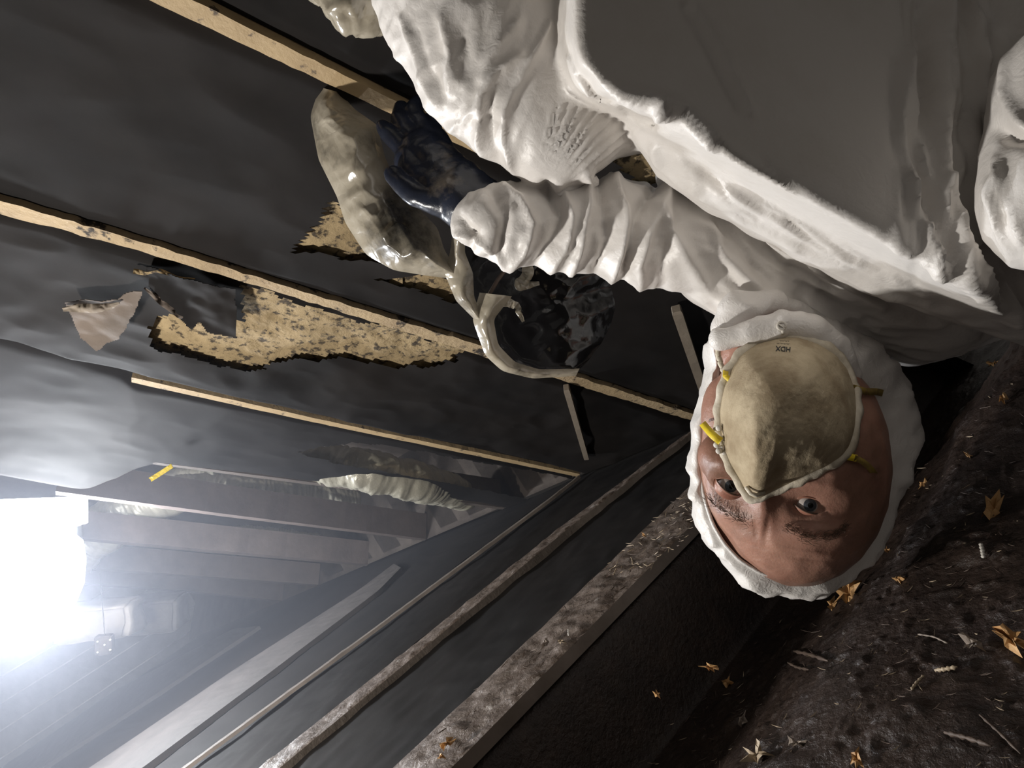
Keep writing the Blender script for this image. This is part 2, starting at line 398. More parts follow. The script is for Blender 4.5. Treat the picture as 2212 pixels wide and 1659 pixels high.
flap('paper_flap', 'pale torn paper flap hanging left of the large insulation tear', 'paper', [(150, 622), (205, 618), (262, 612), (296, 600), (318, 601), (300, 640), (270, 690), (225, 708), (185, 690)], .03, M['paper'], seed=41)
flap('sheeting_flap', 'torn black sheeting flap folded over the large insulation tear', 'sheeting', [(318, 565), (512, 606), (519, 697), (455, 690), (436, 670), (420, 682), (375, 645), (322, 604)], .012, M['poly'], seed=42)
def ribbon(pts, w, th, m, name, parent=None, seed=0, n=60, world=True, wob=.4):
    c = interp(pts, n); t = np.gradient(c, axis=0); t /= np.linalg.norm(t, axis=1)[:, None]
    wn = np.interp(np.linspace(0, 1, n), np.linspace(0, 1, len(w)), w) if hasattr(w, '__len__') else np.full(n, w)
    toc = (CAM if world else np.zeros(3)) - c; toc /= np.linalg.norm(toc, axis=1)[:, None]
    s = np.cross(t, toc); s /= np.linalg.norm(s, axis=1)[:, None]; u = np.cross(s, t)
    tw_ = np.array([noise3(np.array([[k * .13, seed, .5]]), seed)[0] for k in range(n)]) * wob
    a = np.cos(tw_)[:, None] * s + np.sin(tw_)[:, None] * u; b = np.cross(a, t)
    m_ = 7; vs = []
    for k in range(n):
        for j in range(m_):
            q = j / (m_ - 1) * 2 - 1
            vs.append(c[k] + a[k] * wn[k] * q / 2 + b[k] * wn[k] * (.10 * (1 - q * q) + .22 * float(ridged(np.array([k * .11, q * .8, seed * 3.]), 2, seed))))
    vs = np.array(vs); off = np.repeat(b, m_, 0) * th
    k = n * m_; f = grid_faces(n, m_)
    v = np.concatenate([vs, vs - off]); f = f + [tuple(i + k for i in q[::-1]) for q in f]
    return mesh_obj(name, v, f, m, parent, world=world)
o = ribbon([on_L(x, y) + NLW * .02 for x, y in ((318, 601), (350, 628), (390, 655), (425, 682))], [.003, .012, .016, .006], .001, M['paper'], 'paper_curl')
tag(o, 'curled brown paper edge along the folded black flap', 'paper')
o = ribbon([on_L(x, y) + NLW * .012 for x, y in ((292, 572), (318, 578), (350, 572), (385, 586), (424, 590))], [.010, .004, .007, .003, .002], .001, M['batt'], 'insulation_shred', seed=5, wob=1.)
tag(o, 'shredded strand of tan insulation below the chewed joist', 'insulation')

o = ribbon([on_L(x, y) + NLW * .04 for x, y in ((150, 626), (180, 623), (215, 624), (250, 620), (270, 612))], [.006, .014, .016, .012, .003], .001, M['lath'], 'paper_curl', seed=8)  # paler strip paints the light on the flap's top edge
tag(o, 'rolled top edge of the hanging paper flap, coloured pale as if lit', 'paper')
# lath sticks on the sheeting
def stick(label, p, q, wpx):
    a, b = on_L(*p) + NLW * .012, on_L(*q) + NLW * .012
    t = b - a; L_ = np.linalg.norm(t); t /= L_; s = np.cross(t, NLW); s /= np.linalg.norm(s)
    d = np.linalg.norm(a - CAM); w_ = wpx / F * d
    vs = []
    for k, u in enumerate((0, .02, .98, 1)):
        sc_ = .8 if k in (0, 3) else 1.
        for i, j in ((-1, -1), (1, -1), (1, 1), (-1, 1)):
            vs.append(a + t * L_ * u + s * w_ / 2 * i * sc_ + NLW * .009 * j * sc_)
    f = [(0, 1, 2, 3), (15, 14, 13, 12)] + [(k * 4 + j, k * 4 + (j + 1) % 4, k * 4 + 4 + (j + 1) % 4, k * 4 + 4 + j) for k in range(3) for j in range(4)]
    o = mesh_obj('lath_strip', vs, f, M['lath'], smooth=False, world=True)
    tag(o, label, 'lath', 'short lath strips on the black sheeting')
stick('short grey lath strip just left of the masked face', (1458, 655), (1524, 852), 21)
stick('short thin lath strip below the black bundled film', (1222, 826), (1266, 980), 13)

# ---------------------------------------------------------------- timbers on the ground
def ground_beam(label, left, right, zt, drop, m=M['beammud'], mside=M['beamside'], seed=0, sub=160, rough=.004):
    n = empty('ground_timber', on_z(*left[0], zt), label, 'timber', 'timbers lying along the ground')
    a = interp([on_z(x, y, zt) for x, y in left], sub); b = interp([on_z(x, y, zt) for x, y in right], sub)
    nv = 14; T = np.linspace(0, 1, nv)[None, :, None]; v = a[:, None] * (1 - T) + b[:, None] * T
    e = sm(T[..., 0], 0, .12) * sm(1 - T[..., 0], 0, .05)
    hgt = (fbm(v * 30, 3, seed) * rough + np.maximum(0, ridged(v * 90, 2, seed)) * rough * .6) * e
    v[..., 2] += hgt
    v[:, 0] += (b - a) / np.linalg.norm(b - a, axis=1)[:, None] * (noise3(a * 35, seed) * rough * .8)[:, None]
    mesh_obj('muddy_top', v.reshape(-1, 3), grid_faces(sub, nv), m, n, world=True)
    dn = np.array([0, 0, -drop])
    q = np.stack([b, b + dn, a + dn, a], 1)
    q[:, 0, 2] = v[:, -1, 2]; q[:, 3] = v[:, 0]
    f = [(k * 4 + j, (k + 1) * 4 + j, (k + 1) * 4 + j + 1, k * 4 + j + 1) for k in range(sub - 1) for j in range(3)]
    f += [(0, 1, 2, 3), tuple((sub - 1) * 4 + j for j in (3, 2, 1, 0))]
    mesh_obj('side', q.reshape(-1, 3), f, mside, n, smooth=False, world=True)
    return n
ground_beam('nearest and widest muddy timber, running up to the hood', [(640, 1860), (848, 1659), (1110, 1412), (1375, 1159), (1560, 985)], [(800, 1822), (975, 1659), (1200, 1431), (1500, 1128), (1620, 1008)], .06, .018, seed=51)
ground_beam('second muddy timber from the camera, meeting the chewed joist', [(300, 1866), (560, 1659), (890, 1396), (1216, 1134), (1520, 910)], [(360, 1864), (604, 1659), (915, 1401), (1228, 1141), (1524, 912)], .06, .018, seed=52, rough=.003)
ground_beam('thin pale timber edge, third from the camera', [(150, 1840), (392, 1659), (500, 1580), (800, 1362), (1181, 1080), (1250, 1027)], [(156, 1840), (399, 1659), (507, 1580), (805, 1362), (1183, 1082), (1252, 1027)], .06, .008, M['beamside'], seed=53, rough=.001)
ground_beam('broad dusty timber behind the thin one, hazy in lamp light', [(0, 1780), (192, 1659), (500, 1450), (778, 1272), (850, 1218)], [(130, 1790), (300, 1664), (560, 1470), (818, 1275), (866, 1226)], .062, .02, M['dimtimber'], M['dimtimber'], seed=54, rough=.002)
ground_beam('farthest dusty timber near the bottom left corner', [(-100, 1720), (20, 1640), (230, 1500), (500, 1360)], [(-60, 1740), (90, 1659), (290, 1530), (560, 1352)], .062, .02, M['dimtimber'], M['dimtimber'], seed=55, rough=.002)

# black ground sheeting between the timbers
def gsheet(label, A, B, seed):
    nu, nv = 120, 40; a = interp([on_z(x, y, .045) for x, y in A], nu); b = interp([on_z(x, y, .045) for x, y in B], nu)
    T = np.linspace(0, 1, nv)[None, :, None]; v = a[:, None] * (1 - T) + b[:, None] * T
    v[..., 2] += fbm(v * 6, 3, seed) * .003 + ridged(v * 20, 2, seed) * .0012
    o = mesh_obj('ground_sheeting', v.reshape(-1, 3), grid_faces(nu, nv), M['poly'], world=True)
    tag(o, label, 'sheeting', 'black ground sheeting between the timbers')
gsheet('black ground sheeting between the widest and second muddy timbers', [(604, 1659), (340, 1870), ][::-1] + [(915, 1403), (1228, 1143), (1524, 912)], [(640, 1860), (848, 1662), (1110, 1415), (1375, 1161), (1560, 985)], 61)
gsheet('black ground sheeting between the second muddy timber and the thin one', [(156, 1840), (399, 1661), (805, 1364), (1252, 1029)], [(300, 1866), (560, 1661), (890, 1398), (1216, 1136), (1520, 912)], 62)
gsheet('black ground sheeting behind the thin pale timber', [(-60, 1860), (100, 1575), (500, 1310), (1150, 1078)], [(150, 1842), (392, 1661), (800, 1364), (1250, 1029)], 63)

# ---------------------------------------------------------------- the person
person = empty('person', PW(1715, 1010, .74), 'person in white hooded coverall and dusty mask, leaning head down onto the mud', 'person')
def sculpt(name, blobs, voxel, smooth_it, m, displace=None, parent=person, reshape=None):
    bm = bmesh.new()
    for (c, r) in blobs:
        r = np.broadcast_to(np.asarray(r, float), (3,))
        mt = Matrix.Translation(Vector(c)) @ Matrix.Diagonal((*r, 1.))
        bmesh.ops.create_icosphere(bm, subdivisions=3, radius=1., matrix=mt)
    me = bpy.data.meshes.new(name); bm.to_mesh(me); bm.free()
    o = bpy.data.objects.new(name, me); C.objects.link(o)
    md = o.modifiers.new('r', 'REMESH'); md.mode = 'VOXEL'; md.voxel_size = voxel
    ms = o.modifiers.new('s', 'SMOOTH'); ms.factor = .5; ms.iterations = smooth_it
    dg = bpy.context.evaluated_depsgraph_get(); dg.update(); ev = o.evaluated_get(dg)
    m2 = bpy.data.meshes.new_from_object(ev); bpy.data.objects.remove(o)
    n = len(m2.vertices); v = np.empty(n * 3); m2.vertices.foreach_get('co', v); v = v.reshape(-1, 3)
    nn = np.empty(n * 3); m2.vertices.foreach_get('normal', nn); nn = nn.reshape(-1, 3)
    if reshape is not None:                     # move the large form first, then skin it evenly again
        v = reshape(v, nn); m2.vertices.foreach_set('co', v.ravel()); m2.update()
        o = bpy.data.objects.new(name, m2); C.objects.link(o)
        md = o.modifiers.new('r', 'REMESH'); md.mode = 'VOXEL'; md.voxel_size = voxel
        ms = o.modifiers.new('s', 'SMOOTH'); ms.factor = .5; ms.iterations = 10
        dg = bpy.context.evaluated_depsgraph_get(); dg.update()
        m3 = bpy.data.meshes.new_from_object(o.evaluated_get(dg)); bpy.data.objects.remove(o); m2 = m3
        n = len(m2.vertices); v = np.empty(n * 3); m2.vertices.foreach_get('co', v); v = v.reshape(-1, 3)
        nn = np.empty(n * 3); m2.vertices.foreach_get('normal', nn); nn = nn.reshape(-1, 3)
    if displace is not None:
        ed = np.empty(len(m2.edges) * 2, int); m2.edges.foreach_get('vertices', ed); ed = ed.reshape(-1, 2)
        deg = np.maximum(1, np.bincount(ed.ravel(), minlength=n))[:, None]
        def relax(q, it, wt=None):
            for _ in range(it):
                a = np.stack([np.bincount(ed[:, 0], q[ed[:, 1], c], n) + np.bincount(ed[:, 1], q[ed[:, 0], c], n) for c in range(3)], 1) / deg
                q = q * .4 + a * .6 if wt is None else q + (a - q) * .6 * wt[:, None]
            m2.vertices.foreach_set('co', q.ravel()); m2.update(); k = np.empty(n * 3); m2.vertices.foreach_get('normal', k)
            return q, k.reshape(-1, 3)
        sculpt.relax = relax
        v = displace(v, nn)
    v = tw(v) - np.array(parent.matrix_world.translation)
    m2.vertices.foreach_set('co', v.ravel()); m2.update()
    m2.polygons.foreach_set('use_smooth', [True] * len(m2.polygons)); m2.materials.clear(); m2.materials.append(m)
    # the mesh was built in the mirrored-free measuring frame: same handedness, normals stay outwards
    o = bpy.data.objects.new(name, m2); C.objects.link(o); o.parent = parent; m2.name = name
    return o
def chain(pts, step=.3, zs=1.):
    out = []
    for a, b in zip(pts[:-1], pts[1:]):
        ca, ra = P(*a[:3]), a[3] / F * a[2]; cb, rb = P(*b[:3]), b[3] / F * b[2]
        k = max(2, int(np.linalg.norm(cb - ca) / (min(ra, rb) * step)))
        for i in range(k + 1):
            t = i / k; rr_ = ra * (1 - t) + rb * t; out.append((ca * (1 - t) + cb * t, (rr_, rr_, rr_ * zs)))
    return out
def pxy(v): return CX + F * v[:, 0] / v[:, 2], CY + F * v[:, 1] / v[:, 2]
def pdist(X, Y, pl):                           # distance to a polyline in the measured drawing
    best = np.full(X.shape, 1e9)
    for (x0, y0), (x1, y1) in zip(pl[:-1], pl[1:]):
        dx, dy = x1 - x0, y1 - y0; t = np.clip(((X - x0) * dx + (Y - y0) * dy) / (dx * dx + dy * dy + 1e-9), 0, 1)
        best = np.minimum(best, np.hypot(X - x0 - t * dx, Y - y0 - t * dy))
    return best
# folds: polyline, width px, height mm (+ridge / -crease)
FOLDS = [
    ([(1240, 188), (1330, 205), (1430, 232), (1520, 300), (1640, 390), (1780, 470), (1900, 540), (2060, 630), (2190, 690)], 26, 9),
    ([(1340, 195), (1480, 240), (1600, 340), (1700, 420)], 14, 5),
    ([(1500, 330), (1560, 430), (1640, 540), (1760, 630), (1880, 690)], 22, -10),
    ([(1530, 300), (1600, 400), (1700, 520), (1800, 600), (1900, 650)], 16, 8),
    ([(1440, 260), (1490, 380), (1510, 480), (1560, 560), (1660, 630), (1760, 690), (1840, 740)], 18, 9),
    ([(1470, 270), (1530, 420), (1570, 520), (1660, 600)], 14, -7),
    ([(1540, 330), (1620, 470), (1700, 560)], 9, 4), ([(1600, 380), (1660, 470), (1740, 560)], 8, -4),
    ([(1640, 420), (1720, 500), (1850, 570), (1990, 640)], 9, 4), ([(1700, 440), (1830, 540), (2000, 620)], 8, -3),
    ([(1500, 20), (1570, 120), (1620, 240)], 12, 5), ([(1480, 10), (1540, 110), (1600, 230)], 10, -4),
    ([(2040, 0), (2040, 200), (2010, 330), (2020, 470), (2110, 680)], 16, 8),
    ([(2070, 0), (2080, 200), (2060, 360), (2075, 500), (2160, 680)], 12, -8),
    ([(2100, 0), (2110, 180), (2090, 330), (2100, 520), (2190, 690)], 12, 7),
    ([(2000, 0), (1995, 200), (1970, 330), (1990, 480)], 12, -6), ([(1960, 120), (1940, 250), (1960, 400), (2000, 500)], 11, 6),
    ([(1930, 130), (1930, 300), (1950, 470)], 9, -4), ([(2140, 400), (2170, 520), (2212, 640)], 13, 8),
    ([(1780, 640), (1870, 720), (1930, 800)], 14, -7), ([(1750, 650), (1850, 740), (1900, 810)], 12, 6),
    ([(1720, 640), (1800, 740), (1850, 800)], 10, -5),
    ([(1420, 262), (1500, 330), (1570, 410), (1640, 470)], 6, -7), ([(1560, 350), (1650, 440), (1760, 520), (1850, 560)], 6, -6), ([(1600, 460), (1690, 560), (1800, 620)], 6, -7),
    ([(1700, 470), (1820, 560), (1960, 620), (2080, 660)], 5, -6), ([(1780, 500), (1900, 575), (2040, 640)], 5, -5), ([(1540, 420), (1580, 500), (1640, 580)], 6, -6),
    ([(1480, 250), (1560, 320), (1620, 400)], 5, -5), ([(1620, 530), (1720, 600), (1840, 640)], 7, 6), ([(1650, 350), (1760, 440), (1880, 500)], 5, -3),
    ([(1990, 430), (2030, 560), (2110, 670)], 8, -9), ([(2020, 400), (2060, 540), (2150, 670)], 8, 8), ([(1950, 380), (1980, 480), (2040, 600)], 8, 7),
    # thigh
    ([(1055, 390), (1045, 300), (1040, 200), (1075, 150), (1120, 120)], 11, 8), ([(1080, 400), (1070, 300), (1062, 215)], 9, -3),
    ([(1105, 395), (1095, 300), (1095, 230), (1130, 150), (1190, 60)], 9, 6), ([(960, 290), (1000, 260), (1030, 230)], 10, 4),
    ([(880, 40), (900, 110), (920, 180), (950, 230)], 9, 6), ([(905, 60), (930, 150), (960, 210)], 8, -2),
    ([(860, 120), (880, 170), (930, 250)], 9, 5), ([(960, 40), (975, 120), (970, 200)], 12, 6), ([(1000, 60), (1010, 130), (1000, 200)], 12, -2),
    ([(820, 60), (870, 180), (950, 300), (1060, 400)], 12, 4), ([(960, 260), (1050, 250), (1090, 260)], 9, -2),
    ([(1110, 50), (1060, 120), (1040, 170)], 12, 6),
    # sleeve rings
    ([(1085, 415), (1120, 440), (1150, 480), (1130, 540), (1100, 565)], 11, 9), ([(1060, 425), (1090, 470), (1080, 540), (1050, 560)], 10, -8),
    ([(1180, 400), (1210, 470), (1190, 530), (1150, 580)], 12, -10), ([(1205, 400), (1235, 470), (1220, 540), (1175, 588)], 11, 9),
    ([(1265, 380), (1270, 450), (1250, 540), (1225, 600)], 12, 10), ([(1290, 385), (1300, 450), (1310, 520), (1280, 610)], 11, -9),
    ([(1330, 400), (1350, 450), (1340, 540), (1320, 620)], 12, 10), ([(1420, 400), (1370, 470), (1350, 560), (1345, 640)], 10, -10),
    ([(1440, 420), (1400, 500), (1380, 560), (1390, 640)], 12, 9), ([(1460, 470), (1430, 560), (1430, 640)], 10, -6),
    ([(1320, 385), (1400, 430), (1440, 480)], 9, 5), ([(1000, 470), (1030, 500), (1010, 540)], 9, -7), ([(995, 500), (1050, 520), (1090, 560)], 8, 6),
    # shoulder and arm panel
    ([(1430, 240), (1420, 320), (1430, 420), (1450, 520), (1530, 640)], 13, 8), ([(1480, 300), (1490, 420), (1530, 530), (1600, 620)], 12, -6),
    ([(1450, 500), (1520, 600), (1580, 680)], 10, 6), ([(1560, 640), (1620, 640), (1690, 660)], 12, 6), ([(1540, 700), (1600, 690), (1660, 680)], 10, -6),
    ([(2160, 90), (2170, 200), (2212, 280)], 12, 8), ([(2150, 280), (2180, 300), (2212, 300)], 14, -14), ([(2150, 350), (2180, 440), (2212, 520)], 12, 7),
]
def pe0(X, Y): return -(X - 1240) * .48 + (Y - 190) * .876
def suit_form(v, n):
    X, Y = pxy(v)
    # the belly is a broad flat front that breaks at a crest towards the side
    line = (190 + .55 * (X - 1240) - Y) * .876
    lf = X - 1212 - np.maximum(0, Y - 120) * .15; t = -22. * np.log(np.exp(-np.clip(line, -300, 900) / 22.) + np.exp(-np.clip(lf, -300, 900) / 22.) + 1e-12); tm = np.maximum(t, 0) * .5 / F
    zt = .485 + .035 * np.exp(-np.maximum(t, 0) / 22.) + .30 * np.minimum(tm, .2) + .16 * np.maximum(tm - .2, 0)
    wgt = sm(t, -14, 30) * sm(-n[:, 2], .02, .3) * (1 - sm(X, 2070, 2200))
    sc_ = zt / v[:, 2]; v = v * (1 + (sc_ - 1) * wgt)[:, None]
    return v
def suit_disp(v, n):
    X, Y = pxy(v); face = sm(-n[:, 2], -.25, .35); d = np.zeros(len(v))
    wx = X + noise3(v * 25, 71) * 7; wy = Y + noise3(v * 25, 72) * 7
    for pl, w_, h_ in FOLDS:
        q = pdist(wx, wy, pl) / w_
        d += h_ * .001 * np.exp(-q ** 1.6) * 1.05
    obl = sm(-n[:, 2], .05, .75); zone = sm(X, 1380, 1500) * (pe0(X, Y) > -60) * (Y < 760)
    d *= 1 - zone * (1 - obl)
    # fan of tight pleats pulled towards the knee
    ang = np.arctan2(X - 1135, -(Y - 470)); rad = np.hypot(X - 1135, Y - 470)
    win = sm(ang, .18, .32) * (1 - sm(ang, .85, 1.05)) * sm(rad, 110, 200) * (1 - sm(X, 1400, 1450))
    win = win * np.where(X > 1180, sm(Y - (200 + .25 * np.maximum(0, X - 1200)), 8, 40), 1.)
    d += win * (.0017 * np.sin(ang * 84 + noise3(v * 30, 73) * 1.5) + .0010 * np.sin(ang * 127))
    # soft drapery on the belly
    belly = sm(X, 1200, 1300) * (1 - sm(Y - (.55 * (X - 1240) + 190), -60, 0))
    d += belly * fbm(v * np.array([4, 4, 4]), 2, 74) * .007
    al = (X - 1240) * .876 + (Y - 190) * .48; pe = -(X - 1240) * .48 + (Y - 190) * .876
    band = sm(pe, -40, 10) * (1 - sm(pe, 300, 420)) * sm(X, 1450, 1540)
    va = v @ np.array([.876, .48, 0]); vb = v @ np.array([-.48, .876, 0])
    q_ = np.stack([va * 6, vb * 42 + noise3(v * 9, 170) * 1.6, v[:, 2] * 42], -1)
    d += band * (ridged(q_, 1, 171) * .0042 + ridged(q_ * 2.2, 1, 172) * .0016)
    q_ = np.stack([(X + 20 * noise3(v * 7, 173)) / 26., Y / 170., X * 0], -1)
    d += sm(X, 1900, 1980) * (1 - sm(X, 2120, 2170)) * (1 - sm(Y, 560, 680)) * ridged(q_, 2, 174) * .006
    slv = (1 - sm(X, 1440, 1500)) * sm(Y, 360, 400)
    cr = ridged(v * 26, 3, 75) * .0022 + fbm(v * 12, 3, 76) * .004
    d += cr * (.30 + .9 * slv) * (1 - .92 * belly)
    thigh = (1 - sm(X, 1050, 1200)) * (1 - sm(Y, 330, 390))
    d += thigh * (ridged(v * 13, 2, 77) * .004 + ridged(np.stack([(X + Y * .3) / 34., (Y - X * .3) / 120., X * 0], -1), 2, 177) * .0022)
    v = v + n * (d * (.25 + .75 * face))[:, None]
    p_ = np.maximum(np.exp(-(pe0(X, Y) / 45.) ** 2), np.exp(-((X - 1225) / 50.) ** 2) * (Y < 230))
    return sculpt.relax(v, 2, np.maximum(p_ * .8, .35 * sm(X, 1380, 1480)))[0]
blobs = []
blobs += chain([(1560, -160, .68, 330), (1760, 40, .64, 470), (2060, 200, .66, 470), (2450, 330, .72, 470)], .2, .58)      # belly and side
blobs += chain([(1420, 30, .60, 215), (1590, 100, .60, 235)], .3, .7)                                                        # hem over the thigh
blobs += chain([(1640, 420, .78, 170), (1780, 560, .80, 170), (1960, 560, .84, 228), (2300, 425, .88, 235)], .25)        # chest, underside
blobs += chain([(1640, 590, .78, 105), (1720, 640, .80, 95), (1830, 720, .82, 90)], .3)                                   # collar
blobs += chain([(1520, 300, .76, 100), (1530, 430, .77, 108), (1560, 560, .78, 112), (1620, 620, .78, 90)], .25)          # upper arm and shoulder
blobs += chain([(1540, 540, .77, 100), (1420, 515, .755, 108), (1300, 493, .74, 102), (1180, 488, .73, 92), (1085, 486, .72, 82), (1040, 480, .72, 62)], .2)
blobs += chain([(1010, -30, .67, 205), (1090, 130, .67, 195), (1200, 240, .68, 163), (1275, 212, .69, 138), (1500, 120, .68, 180)], .2, .8)   # thigh and knee
blobs += chain([(2335, 195, .47, 170), (2330, 330, .46, 175), (2310, 430, .45, 165)], .25)                                # arm that holds the camera
blobs += chain([(2450, 330, .62, 250), (2380, 330, .50, 180)], .25)
sculpt('coverall', blobs, .0029, 6, M['suit'], suit_disp, reshape=suit_form)

# boot cover of crinkled film in the top edge
def boot_d(v, n): return v + n * (ridged(v * 30, 3, 81) * .006)[:, None]
sculpt('boot_cover', chain([(700, -30, .70, 42), (745, 0, .70, 52), (790, 10, .71, 48), (880, -40, .72, 60)], .25), .003, 3, M['film'], boot_d)['label'] = 'crinkled translucent boot cover'

# ---- head
HC = P(1705, 1000, .755)
def gauss(X, Y, x, y, sx, sy, rot=0.):
    c, s = math.cos(rot), math.sin(rot); dx, dy = X - x, Y - y; a = (c * dx + s * dy) / sx; b = (-s * dx + c * dy) / sy
    return np.exp(-(a * a + b * b))
FE = [  # features: x, y, sx, sy, rot, mm towards the lens
    (1745, 1092, 52, 26, .15, -11), (1572, 1050, 42, 26, .2, -11),                # eye sockets
    (1760, 1150, 75, 20, .0, 7), (1575, 1110, 50, 20, .25, 7),                    # brow ridges
    (1650, 1110, 22, 40, .15, 6), (1640, 1060, 22, 45, .1, 9),                    # bridge of the nose
    (1800, 1020, 50, 30, -.4, 6), (1760, 1045, 60, 12, .15, 3), (1548, 995, 34, 24, .3, 7),     # cheekbones
    (1690, 1200, 100, 60, 0, 3), (1655, 1140, 7, 26, .1, -2.5), (1632, 1140, 6, 20, -.1, -2.),
    (1720, 1187, 60, 4, .15, 1.1), (1720, 1203, 70, 3, .12, -1.0), (1640, 1180, 50, 3, .3, -1.0), (1660, 1215, 60, 3, .2, .8),
    (1745, 1128, 42, 4, .1, -2.0), (1790, 1110, 16, 3, .8, -1.5),
]
def head_d(v, n):
    X, Y = pxy(v); d = np.zeros(len(v)); f = sm(-n[:, 2], -.1, .4)
    for x, y, sx, sy, r, mm in FE: d += gauss(X, Y, x, y, sx, sy, r) * mm * .001
    d += fbm(v * 60, 2, 83) * .0006
    v = v + n * (d * f * .35)[:, None]; v[:, 2] -= d * f * .65; return v
hb = [(HC, (.102, .1385, .102)), (P(1690, 870, .72), (.070, .080, .060)), (P(1650, 760, .76), (.055, .060, .06)), (P(1552, 988, .712), (.021, .026, .026)), (P(1585, 1010, .70), (.03, .03, .03)), (P(1560, 900, .735), (.022, .045, .03))]
hb += [(P(1640, 700, .79), (.05, .06, .05))]
head = sculpt('head', hb, .0026, 4, M['skin'], head_d)
# face depth lookup for things that sit on the skin
hv = np.array([tuple(v.co) for v in head.data.vertices]) + np.array(person.matrix_world.translation)
hcv = (hv - CAM) @ ROT; hX, hY = pxy(hcv)
def face_d(px, py):
    m_ = np.hypot(hX - px, hY - py) < 7
    return hcv[m_, 2].min() if m_.any() else .72
def eye(px, py, r, w2, h2, rot, gaze, name='eye'):
    d0 = face_d(px, py) ; c = P(px, py, d0 + r * .62)
    v, f = blob_geo(c, r, 28, 18); e = mesh_obj(name, v, f, M['eyewhite'], person); e['label'] = 'grey eye'
    g = np.array([gaze[0], gaze[1], -1.]); g /= np.linalg.norm(g); u = np.cross(g, [0, 1, 0]); u /= np.linalg.norm(u); t = np.cross(u, g)
    for nm, rad, mt, k in (('iris', .0062, M['iris'], 1.012), ('pupil', .0027, M['pupil'], 1.03)):
        vs = [c + g * r * k]
        for ring in (.5, 1.):
            for i in range(24):
                a = 2 * math.pi * i / 24; q = rad * ring; z = math.sqrt(r * r - q * q) * k
                vs.append(c + g * z + (u * math.cos(a) + t * math.sin(a)) * q)
        fs = [(0, 1 + i, 1 + (i + 1) % 24) for i in range(24)] + [(1 + i, 25 + i, 25 + (i + 1) % 24, 1 + (i + 1) % 24) for i in range(24)]
        mesh_obj(nm, vs, fs, mt, e)
    # lids: a spherical band with an almond opening
    rl = r * 1.10; nu, nv = 64, 14; vs = []
    cr, sr = math.cos(rot), math.sin(rot)
    for i in range(nu):
        a = 2 * math.pi * i / nu; ca, sa = math.cos(a), math.sin(a)
        ex = w2 * ca; ey = h2 * sa * (abs(sa) ** .35)
        for j in range(nv):
            s = j / (nv - 1); x = ex * (1 - s) + ca * r * 1.35 * s; y = ey * (1 - s) + sa * r * 1.15 * s
            X_, Y_ = x * cr - y * sr, x * sr + y * cr
            q = min(math.hypot(X_, Y_), rl * 1.6); z = math.sqrt(max(rl * rl - q * q * .78, 1e-7)) if q < rl * 1.12 else rl * .15
            fold = .0012 * math.exp(-((s - .12) / .1) ** 2)
            vs.append(c + np.array([X_, Y_, -z - fold]))
    mesh_obj('eyelid', vs, grid_faces(nu, nv, True), M['lid'], person)
    # lashes line
    pts = []
    for i in range(33):
        a = math.pi * i / 32; x, y = w2 * math.cos(a), h2 * math.sin(a) ** 1.3
        X_, Y_ = x * cr - y * sr, x * sr + y * cr; q = math.hypot(X_, Y_)
        pts.append(c + np.array([X_, Y_, -math.sqrt(max(rl * rl - q * q * .8, 1e-7)) - .001]))
    v, f = tube_geo(pts, .0007, 6); mesh_obj('eyelash', v, f, M['brow'], person)
eye(1742, 1088, .0128, .0165, .0072, .22, (-.12, -.05))
eye(1574, 1048, .0125, .0150, .0068, .45, (-.1, -.05))
# eyebrows of short hairs
def brow(pts, wid, n, lab):
    c = interp(np.array(pts, float), 60); parts = []
    for _ in range(n):
        k = rng.integers(1, 58); x, y = c[k] + rng.normal(0, 1, 2) * [4, wid * .4]
        tx, ty = c[k + 1] - c[k]; a = math.atan2(ty, tx) + rng.normal(0, .35); L_ = rng.uniform(9, 16)
        d = face_d(x, y) - .0008; p0 = P(x, y, d); p1 = P(x + math.cos(a) * L_ * .5, y + math.sin(a) * L_ * .5, d - .0014); p2 = P(x + math.cos(a) * L_, y + math.sin(a) * L_, d - .0004)
        parts.append(tube_geo([p0, p1, p2], [.00022, .0002, .0001], 3, False))
    v, f = merge(parts); o = mesh_obj('eyebrow', v, f, M['brow'], person, False); o['kind'] = 'stuff'
brow([(1690, 1135), (1740, 1160), (1800, 1158), (1835, 1135)], 15, 240, '')
brow([(1618, 1128), (1580, 1112), (1545, 1090), (1528, 1070)], 11, 150, '')

# ---- hood: a gathered cloth shell round the head
RIM = [(1548, 745, 0.755), (1552, 800, 0.762), (1535, 860, 0.765), (1524, 930, 0.762), (1516, 1000, 0.76), (1514, 1040, 0.755), (1522, 1080, 0.748), (1538, 1130, 0.738), (1562, 1172, 0.73), (1595, 1208, 0.724), (1640, 1236, 0.72), (1695, 1250, 0.72), (1750, 1243, 0.714), (1800, 1220, 0.719), (1840, 1180, 0.726), (1866, 1130, 0.734), (1880, 1080, 0.728), (1888, 1020, 0.733), (1884, 960, 0.737), (1876, 900, 0.735), (1866, 850, 0.72), (1838, 795, 0.7), (1800, 752, 0.695), (1760, 730, 0.69), (1715, 720, 0.69), (1640, 732, 0.7)]
OUT = [(1535, 735, .75), (1540, 800, .765), (1524, 860, .77), (1512, 930, .77), (1503, 1000, .765), (1500, 1045, .765), (1506, 1090, .765), (1520, 1140, .762), (1548, 1192, .76), (1580, 1240, .757), (1632, 1275, .755), (1705, 1283, .757), (1772, 1277, .758),
       (1830, 1247, .76), (1880, 1200, .762), (1912, 1140, .765), (1922, 1080, .77), (1950, 1030, .772), (1976, 960, .775), (1974, 890, .778), (1950, 845, .78), (1925, 800, .79), (1860, 740, .79), (1790, 700, .78), (1720, 680, .78), (1630, 690, .77)]
nr = 220
rim = loop_interp(RIM, nr); out = loop_interp(OUT, nr)
